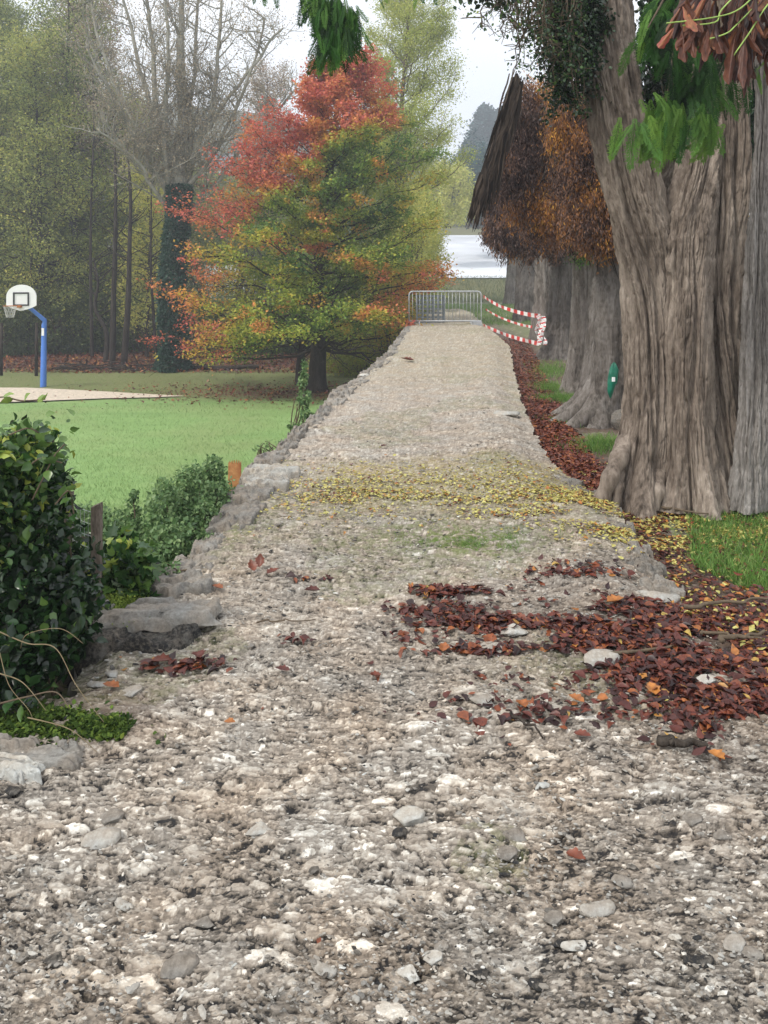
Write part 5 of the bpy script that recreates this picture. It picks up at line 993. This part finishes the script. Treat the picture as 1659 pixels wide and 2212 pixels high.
# grey lattice crate behind the bars
c = P(930, 700, 28.2); c[2] = 0; t = thing('lattice_crate', 'grey plastic crate with square openings standing behind the left half of the barrier', 'crate', c)
mb = MB(); Wc, Hc, Dc = .95, .98, .5
for k in range(6): 
    for yy in (-Dc / 2, Dc / 2): box(mb, c + A_([-Wc / 2 + Wc * k / 5, yy, Hc / 2]), (.045, .03, Hc))
for k in range(7): 
    for yy in (-Dc / 2 - .003, Dc / 2 + .003): box(mb, c + A_([0, yy, .03 + (Hc - .06) * k / 6]), (Wc + .05, .03, .045))
for xx in (-Wc / 2, Wc / 2):
    for k in range(4): box(mb, c + A_([xx * 1.03, 0, .06 + .28 * k]), (.03, Dc, .05))
box(mb, c + A_([0, 0, .02]), (Wc - .1, Dc - .06, .03)); mb.build('crate_body', M['grey_plastic'], t, smooth=False)
# grey concrete foot block at the barrier's right end
c = P(1030, 700, 26.3); c[2] = .07; mb = MB(); V0 = len(mb.V); box(mb, c, (.30, .22, .14), .2); ob = mb.build('foot_block', M['galv'], origin=c, smooth=False); tag(ob, 'small grey weight block at the right foot of the barrier', 'weight block')
def tape(pts, w, label, seed, segs=110, slack=0.06, vert=False):
    r = np.random.default_rng(seed); p = crom(A_(pts), segs); s = np.linspace(0, 1, segs); p[:, 2] -= slack * np.sin(np.pi * s); an = .25 * np.sin(s * 26 + seed) + .5 * (vn(s * 12, s * 0 + seed, seed) - .5)
    d = np.stack([.0 + .25 * np.sin(an * 3), np.sin(an), np.cos(an)], 1) * w / 2
    # hard-edged diagonal bars: duplicate the cross sections at each change of colour
    V = []; Fq = []; Tn = []; per = segs / (np.linalg.norm(np.diff(p, axis=0), axis=1).sum() / 1.0)
    for i in range(segs - 1):
        k = len(V); V += [p[i] - d[i], p[i + 1] - d[i + 1], p[i + 1] + d[i + 1], p[i] + d[i]]; Fq.append([k, k + 1, k + 2, k + 3]); Tn += [1. if (i / per) % 1 < .5 else 0.] * 4
    mb = MB(); mb.add(A_(V), A_(Fq), A_(Tn)); ob = mb.build('barrier_tape', M['tape'], origin=p[0]); tag(ob, label, 'barrier tape', 'red and white barrier tape between the barrier and the fourth cypress'); return ob
b4 = RB_[2][1]; Yt = b4[1] - .35
tape([P(1045, 640, 26.6), P(1075, 655, 23.5), P(1120, 670, 20), P(1168, 683, Yt)], .095, 'top red and white tape running from the barrier to the taped trunk', 1, 150)
tape([P(1050, 668, 26.6), P(1080, 682, 23.5), P(1120, 696, 20), P(1150, 706, 18)], .06, 'middle sagging tape with faded stripes', 2, 120, .05)
tape([P(1045, 702, 26.6), P(1085, 716, 22.5), P(1125, 728, 19.5), P(1165, 742, Yt)], .095, 'lowest red and white tape just above the red leaves', 3, 150)
mb = MB(); r = np.random.default_rng(4)
for q in range(7):
    s = np.linspace(0, 1, 50); pt = np.stack([P(1166, 700, Yt)[0] + .02 * q - .05 + .03 * np.sin(s * 9 + q), Yt - .02 - .02 * q + .02 * np.cos(s * 11 + q), CZ + (HOR - (682 + 62 * s)) / F * Yt], 1); w = .03; dv = np.stack([np.cos(s * 7 + q), np.sin(s * 7 + q) * .6, s * 0], 1) * w
    k = 50; mb.add(np.concatenate([pt - dv, pt + dv]), A_([[j, j + 1, k + j + 1, k + j] for j in range(49)]), np.concatenate([(np.sin(s * 40 + q) > .75) * 1.] * 2))
ob = mb.build('barrier_tape', M['tape'], origin=P(1166, 745, Yt)); tag(ob, 'crumpled mostly white tape bundle tied upright on the fourth cypress trunk', 'barrier tape')

# ------------------------------------------------------------------ basketball hoop
base = G(94, 836, FZ); base[2] = FZ - .02; Yh = base[1]; t = thing('basketball_hoop', 'basketball hoop with white rounded board on a bent blue pole beside the sandy court', 'basketball hoop', base)
mb = MB(); e = P(97, 692, Yh); el = P(68, 668, Yh - .35); pts = A_([base, P(95, 760, Yh), P(96, 700, Yh), e, P(84, 681, Yh - .12), el, P(50, 656, Yh - .6)]); tube(mb, pts, A_([.115, .10, .09, .085, .075, .07, .06]), 12, .5); mb.build('pole', M['blue'], t)
mb = MB(); box(mb, P(93, 717, Yh - .13), (.09, .02, .28)); mb.build('sign_plate', M['white'], t, smooth=False)
bc = P(47, 646, Yh - .8); k_ = F / (Yh - .8); w = 29 / k_; ang = np.linspace(0, np.pi, 25); out = [(w * math.cos(a), 5 / k_ + 26 / k_ * math.sin(a)) for a in ang] + [(-w, -14 / k_), (-w * .62, -20 / k_), (-w * .1, -25 / k_), (w * .1, -25 / k_), (w * .7, -19 / k_), (w, -14 / k_)]
n = len(out); F_ = A_([[bc[0] + a, bc[1] - .02 + a * .25, bc[2] + c_] for a, c_ in out]); Bk = F_ + A_([0, .05, 0]); mb = MB(); q = np.arange(n); mb.add(np.concatenate([F_, Bk]), [q[None, ::-1], (q + n)[None], np.stack([q, (q + 1) % n, (q + 1) % n + n, q + n], 1)]); mb.build('board', M['white'], t, smooth=False)
mb = MB(); 
def on(a, c_): return A_([bc[0] + a, bc[1] - .035 + a * .25, bc[2] + c_])
sq = [on(-14 / k_, -13 / k_), on(14 / k_, -13 / k_), on(14 / k_, 13 / k_), on(-14 / k_, 13 / k_)]
for i in range(4):
    a, b_ = sq[i], sq[(i + 1) % 4]; m_ = (a + b_) / 2; horiz = i % 2 == 0; box(mb, m_ + A_([0, -.002 * i, 0]), (abs(b_[0] - a[0]) + .05 if horiz else .055, .012, .055 if horiz else abs(b_[2] - a[2]) + .05), math.atan(.25))
mb.build('target_square', M['black'], t, smooth=False)
rc = on(-4 / k_, -14 / k_) + A_([-.16, -.34, 0]); mb = MB(); an = np.linspace(0, 2 * np.pi, 29); tube(mb, np.stack([rc[0] + .225 * np.cos(an), rc[1] + .225 * np.sin(an), np.full(29, rc[2])], 1), .011, 6, .5, False); box(mb, on(0, -16 / k_) + A_([-.03, -.06, 0]), (.14, .12, .08)); mb.build('rim', M['orange_metal'], t)
mb = MB()
for k in range(12):
    for sg in (-1, 1):
        s = np.linspace(0, 1, 8); a0 = k * 2 * np.pi / 12 + sg * s * .8; rr = .22 - .10 * s; tube(mb, np.stack([rc[0] + rr * np.cos(a0), rc[1] + rr * np.sin(a0), rc[2] - .42 * s], 1), .006, 4, .5, False)
mb.build('net', M['net'], t)
for u, lb in ((3, 'dark wooden post at the left border behind the court'), (79, 'dark wooden post just left of the blue hoop pole')):
    a = G(u, 812, FZ); mb = MB(); tube(mb, A_([a, a + A_([0, 0, 1.0]), a + A_([.02, 0, 2.2])]), A_([.075, .07, .06]), 8, .5); ob = mb.build('wooden_post', M['bark_dark'], origin=a); tag(ob, lb, 'post', 'dark posts behind the court')

# ------------------------------------------------------------------ near left: posts, board, bushes
for (u, v0, v1, Y, w, lb) in [(208, 1090, 1350, 3.72, .022, 'weathered square fence post between the leafy bushes'), (146, 1066, 1290, 3.85, .022, 'darker fence post half hidden behind the ivy bush')]:
    a = P(u, v1, Y); e = P(u + 2, v0, Y); mb = MB(); k = 30; th_ = np.linspace(0, 1, k); V = []
    for q in th_:
        c = a + (e - a) * q
        for (sx_, sy_) in [(-1, -.8), (0, -1.02), (1, -.85), (1.02, 0), (.95, .9), (-.95, .9)]: V.append(c + A_([sx_ * w * (1 + .06 * math.sin(q * 40 + sx_)), sy_ * w * (1 + .05 * math.sin(q * 31)), .01 * sx_ * (q > .98)]))
    i = np.arange(k - 1)[:, None] * 6; j = np.arange(6)[None]; j2 = (j + 1) % 6; mb.add(A_(V), [np.stack([i + j, i + j2, i + 6 + j2, i + 6 + j], -1).reshape(-1, 4), (np.arange(6) + (k - 1) * 6)[None]]); ob = mb.build('fence_post', M['post'], origin=a, smooth=False); tag(ob, lb, 'fence post', 'old fence posts left of the path')
a0, a1 = P(150, 1085, 3.85), P(208, 1110, 3.72); t = thing('wire_fence', 'rusty wire netting stretched between the two old fence posts', 'fence', P(180, 1290, 3.8)); mb = MB()
for q in np.linspace(0, 1, 8):
    w0 = a0 + (a1 - a0) * q; tube(mb, A_([w0, w0 - A_([0, 0, .46])]), .0011, 4, .5, False)
for q in np.linspace(0, .46, 9): tube(mb, A_([a0 - A_([0, 0, q]), (a0 + a1) / 2 - A_([0, 0, q + .006]), a1 - A_([0, 0, q])]), .0011, 4, .5, False)
mb.build('netting', M['galv'], t)
mb = MB(); c = P(507, 1022, 6.6); r = np.random.default_rng(3)
V = []; ks = 12; 
for yy in (-.012, .012):
    for q in range(ks): V.append(c + A_([-.055 + .11 * q / (ks - 1), yy, -.25]))
    for q in range(ks): V.append(c + A_([-.05 + .105 * q / (ks - 1), yy, .085 + .016 * math.sin(q * 2.9) + .012 * (q % 2)]))
i = np.arange(ks - 1); o2 = 2 * ks; Fq = [np.stack([i, i + 1, i + ks + 1, i + ks], 1), np.stack([i + o2, i + ks + o2, i + ks + 1 + o2, i + 1 + o2], 1), np.stack([i + ks, i + ks + 1, i + ks + 1 + o2, i + ks + o2], 1), A_([[0, ks, ks + o2, o2], [ks - 1, ks - 1 + o2, 2 * ks - 1 + o2, 2 * ks - 1]])]
mb.add(A_(V), Fq); ob = mb.build('wooden_board', M['rust_board'], origin=c - A_([0, 0, .25]), smooth=False); tag(ob, 'splintered rusty orange board standing upright at the left path edge', 'board')

def leafy(name, label, cat, blobs, n, mt, seed, tmpl, size, tfun, stem_from, nst=14, up=.35, sm='twig', part='foliage', group=None, clump=.16):
    """bush near the camera: stems run from the root to leaf clumps, leaves face out"""
    r = np.random.default_rng(seed); root = A_(stem_from, float); t = thing(name, label, cat, root, group); w = A_([b[6] for b in blobs], float); w /= w.sum(); C = A_([list(P(b[0], b[1], b[2])) for b in blobs]); Rr = A_([[b[3] * b[2] / F, b[5], b[4] * b[2] / F] for b in blobs])
    nc = max(20, n // 22); k = r.choice(len(blobs), nc, p=w); d = r.normal(size=(nc, 3)); d /= np.linalg.norm(d, axis=1, keepdims=True); cc = C[k] + d * Rr[k] * (r.uniform(.35, 1, nc) ** .5)[:, None]
    mb = MB()
    for i in r.choice(nc, min(nc, nst), replace=False):
        e = cc[i]; mid = (root + e) / 2 + r.normal(size=3) * A_([.06, .06, .03]); tube(mb, crom([root + r.normal(size=3) * A_([.05, .05, 0]), mid, e], 12), np.linspace(.010, .003, 12), 5, .5, False)
    mb.build('stem', M[sm], t)
    j = r.integers(0, nc, n); p = cc[j] + r.normal(size=(n, 3)) * Rr[k][j] * clump; f = frames(r, n, up, ((0, -.3, -.5), .8)); f2 = f.copy()
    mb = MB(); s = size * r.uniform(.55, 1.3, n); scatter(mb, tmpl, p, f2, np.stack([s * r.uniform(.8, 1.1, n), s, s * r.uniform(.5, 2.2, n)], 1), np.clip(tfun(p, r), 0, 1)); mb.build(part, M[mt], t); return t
zroot = -.1
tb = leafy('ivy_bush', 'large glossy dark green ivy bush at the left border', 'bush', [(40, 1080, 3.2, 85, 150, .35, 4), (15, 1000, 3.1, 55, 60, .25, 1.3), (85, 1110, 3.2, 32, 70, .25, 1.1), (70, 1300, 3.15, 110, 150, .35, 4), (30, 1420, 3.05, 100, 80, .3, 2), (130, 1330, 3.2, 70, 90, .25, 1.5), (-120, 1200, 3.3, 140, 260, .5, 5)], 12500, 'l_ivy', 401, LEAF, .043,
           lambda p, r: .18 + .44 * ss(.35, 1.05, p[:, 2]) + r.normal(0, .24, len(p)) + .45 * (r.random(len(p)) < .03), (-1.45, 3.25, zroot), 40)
# a few young shoots with single leaves
mb, ml = MB(), MB(); r = np.random.default_rng(5)
for sh, sz in (([(-60, 880), (0, 858), (50, 866), (98, 862)], .045), ([(70, 1080), (100, 1020), (118, 985), (140, 960)], .045), ([(20, 940), (60, 925), (85, 935)], .05), ([(60, 1010), (90, 990), (135, 1000)], .05), ([(120, 1090), (150, 1060), (160, 1110)], .05)):
    p = crom(A_([P(a, b, 2.95) for a, b in sh]), 20); tube(mb, p, .003, 5, .5, False)
    for q in range(4, 20, 3):
        f = frames(r, 1, .5, ((.3, 0, .6), .5)); ml = MB(); scatter(ml, LEAF, p[q:q + 1], f, A_([sz]), A_([.88 if sh[0][0] == -60 else r.uniform(.4, .8)])); ml.build('shoot_leaf', M['l_ivy'], tb)
mb.build('shoot', M['twig'], tb)
# arching dry vines
for i, (pp, w, lb) in enumerate([([(0, 1365), (60, 1390), (120, 1400), (165, 1480), (225, 1560)], .003, 'pale arching vine crossing the foot of the ivy bush'), ([(0, 1455), (50, 1475), (100, 1535)], .003, 'short pale vine at the left border'), ([(45, 1400), (60, 1370), (130, 1358), (180, 1390)], .002, 'thin looping vine above the arching vine'), ([(0, 1520), (60, 1505), (120, 1495), (150, 1530)], .005, 'brown dead branch at the foot of the ivy bush'), ([(60, 1550), (150, 1575), (210, 1625)], .003, 'dry stalk lying on the mossy patch'), ([(0, 1410), (20, 1480), (60, 1530), (70, 1550)], .002, 'hanging green stalk by the left border')]):
    mb = MB(); p = crom(A_([P(a, b, 2.75 - .06 * j) for j, (a, b) in enumerate(pp)]), 30); tube(mb, p, np.linspace(w * .75, w * .3, 30), 6, .5); ob = mb.build('vine', M['vine'] if i != 3 else M['twig'], origin=p[-1]); tag(ob, lb, 'vine', 'dry vines and stalks at the foot of the ivy bush')
leafy('leafy_bush', 'olive green bush with lobed leaves round the weathered fence post', 'bush', [(275, 1235, 4.0, 50, 55, .2, 3), (250, 1185, 4.1, 50, 26, .2, 1), (175, 1240, 4.1, 40, 60, .2, 1.5), (290, 1290, 3.95, 40, 40, .15, 1.3), (170, 1180, 4.2, 50, 40, .2, 1), (240, 1320, 3.9, 60, 30, .2, 1)], 1700, 'l_ivy', 402, LOBED, .068,
      lambda p, r: .55 + r.normal(0, .2, len(p)) + .3 * (r.random(len(p)) < .1), (-1.4, 4.1, -.3), 20)
for i, (bl, n, lb, sd) in enumerate([([(350, 1100, 5.0, 32, 60, .2, 2), (365, 1190, 4.8, 55, 60, .2, 3), (330, 1240, 4.6, 40, 45, .2, 1)], 4200, 'green small-leaved shrub with upright tips, nearest of the hedge beside the path', 403), ([(408, 1060, 5.4, 28, 55, .2, 2), (415, 1130, 5.2, 52, 60, .2, 3)], 4200, 'small-leaved shrub in the middle of the hedge beside the path', 404), ([(458, 1035, 5.9, 26, 42, .2, 2), (462, 1085, 5.7, 50, 42, .2, 2)], 4000, 'small-leaved shrub closest to the rusty board', 405), ([(288, 1110, 5.3, 12, 45, .08, 1), (292, 1150, 5.2, 20, 30, .1, 1)], 900, 'thin upright shoot left of the small-leaved hedge', 406), ([(190, 1125, 6.8, 40, 35, .2, 1), (250, 1140, 6.8, 36, 35, .2, 1)], 2600, 'misty grey-green shrub behind the weathered fence post', 407)]):
    c = P(*bl[-1][:3]); leafy('hedge_shrub', lb, 'shrub', bl, n, 'l_box', sd, LEAF, .028, lambda p, r: .6 + r.normal(0, .22, len(p)), (c[0], c[1], c[2] - .45), 16, group='small-leaved shrubs left of the path')
c = G(655, 905, -.3); leafy('weed', 'tall thin pale-leaved weed at the path edge in front of the autumn tree', 'plant', [(655, 810, 9.4, 8, 40, .08, 1.2), (658, 880, 9.3, 20, 35, .12, 2), (645, 925, 9.2, 26, 18, .12, 1.2)], 800, 'l_box', 408, LEAF, .045, lambda p, r: .6 + r.normal(0, .22, len(p)), (c[0] - .03, 9.4, -.45), 10)
for i, (u, v, Y, lb) in enumerate([(560, 970, 7.5, 'wispy weed at the path edge beyond the pale blocks'), (590, 960, 7.6, 'small weed right of the wispy weed'), (440, 1165, 4.9, 'low green weed at the edge below the hedge'), (370, 1230, 4.3, 'mossy weed on the edge beside the long pale slab')]):
    c = P(u, v, Y); leafy('weed', lb, 'plant', [(u, v, Y, 22, 14, .08, 1)], 260 if i > 1 else 60, 'l_box', 420 + i, LEAF, .022, lambda p, r: .6 + r.normal(0, .2, len(p)), c - A_([0, 0, .15]), 6, group='weeds on the left edge of the path')
# mossy ground patch lower left
r = np.random.default_rng(31); n = 16000
k = r.integers(0, 3, n); u = A_([60, 170, 230])[k] + r.normal(size=n) * A_([60, 50, 30])[k]; v = A_([1575, 1585, 1592])[k] + r.normal(size=n) * A_([18, 13, 9])[k]; Y = F * CZ / (v - HOR); X = (u - CX) / F * Y; z = path_h(X, Y) + .02 * r.random(n) + .004
q = fbm(X * 14, Y * 14, 3, 5) > r.uniform(.35, .65, n); X, Y, z = X[q], Y[q], z[q]; n = len(X)
mb = MB(); scatter(mb, LEAF, np.stack([X, Y, z], 1), frames(r, n, .6), .013 * r.uniform(.5, 1.8, n), np.clip(r.normal(.28, .25, n), 0, 1)); o = mb.build('moss', M['l_moss']); tag(o, 'green mossy ground cover at the foot of the ivy bush', 'moss', kind='stuff')
n = 5000; u = 250 + r.normal(size=n) * 26; v = 1335 + r.normal(size=n) * 6; Y = 3.65 + r.normal(size=n) * .06; X = (u - CX) / F * Y; z = .06 + r.random(n) * .02
mb = MB(); scatter(mb, LEAF, np.stack([X, Y, z], 1), frames(r, n, .6), .009 * r.uniform(.5, 1.6, n), np.clip(r.normal(.75, .2, n), 0, 1)); o = mb.build('moss', M['l_moss']); tag(o, 'bright moss cushion on the slab beside the weathered fence post', 'moss', kind='stuff')

# ------------------------------------------------------------------ haze: one closed box of pale air
mb = MB(); box(mb, (0, 120, 32), (700, 330, 72)); hz = mb.build('haze', M['white'], smooth=False)
m = bpy.data.materials.new('haze_air'); m.use_nodes = True; nn = m.node_tree; nn.nodes.clear(); oo = nn.nodes.new('ShaderNodeOutputMaterial'); vv = nn.nodes.new('ShaderNodeVolumePrincipled')
vv.inputs['Color'].default_value = (.86, .92, 1, 1); vv.inputs['Density'].default_value = .0031; vv.inputs['Anisotropy'].default_value = .3; nn.links.new(vv.outputs[0], oo.inputs['Volume'])
hz.data.materials.clear(); hz.data.materials.append(m); tag(hz, 'thin pale autumn haze in the air over the lawn and the trees', 'haze', kind='stuff')
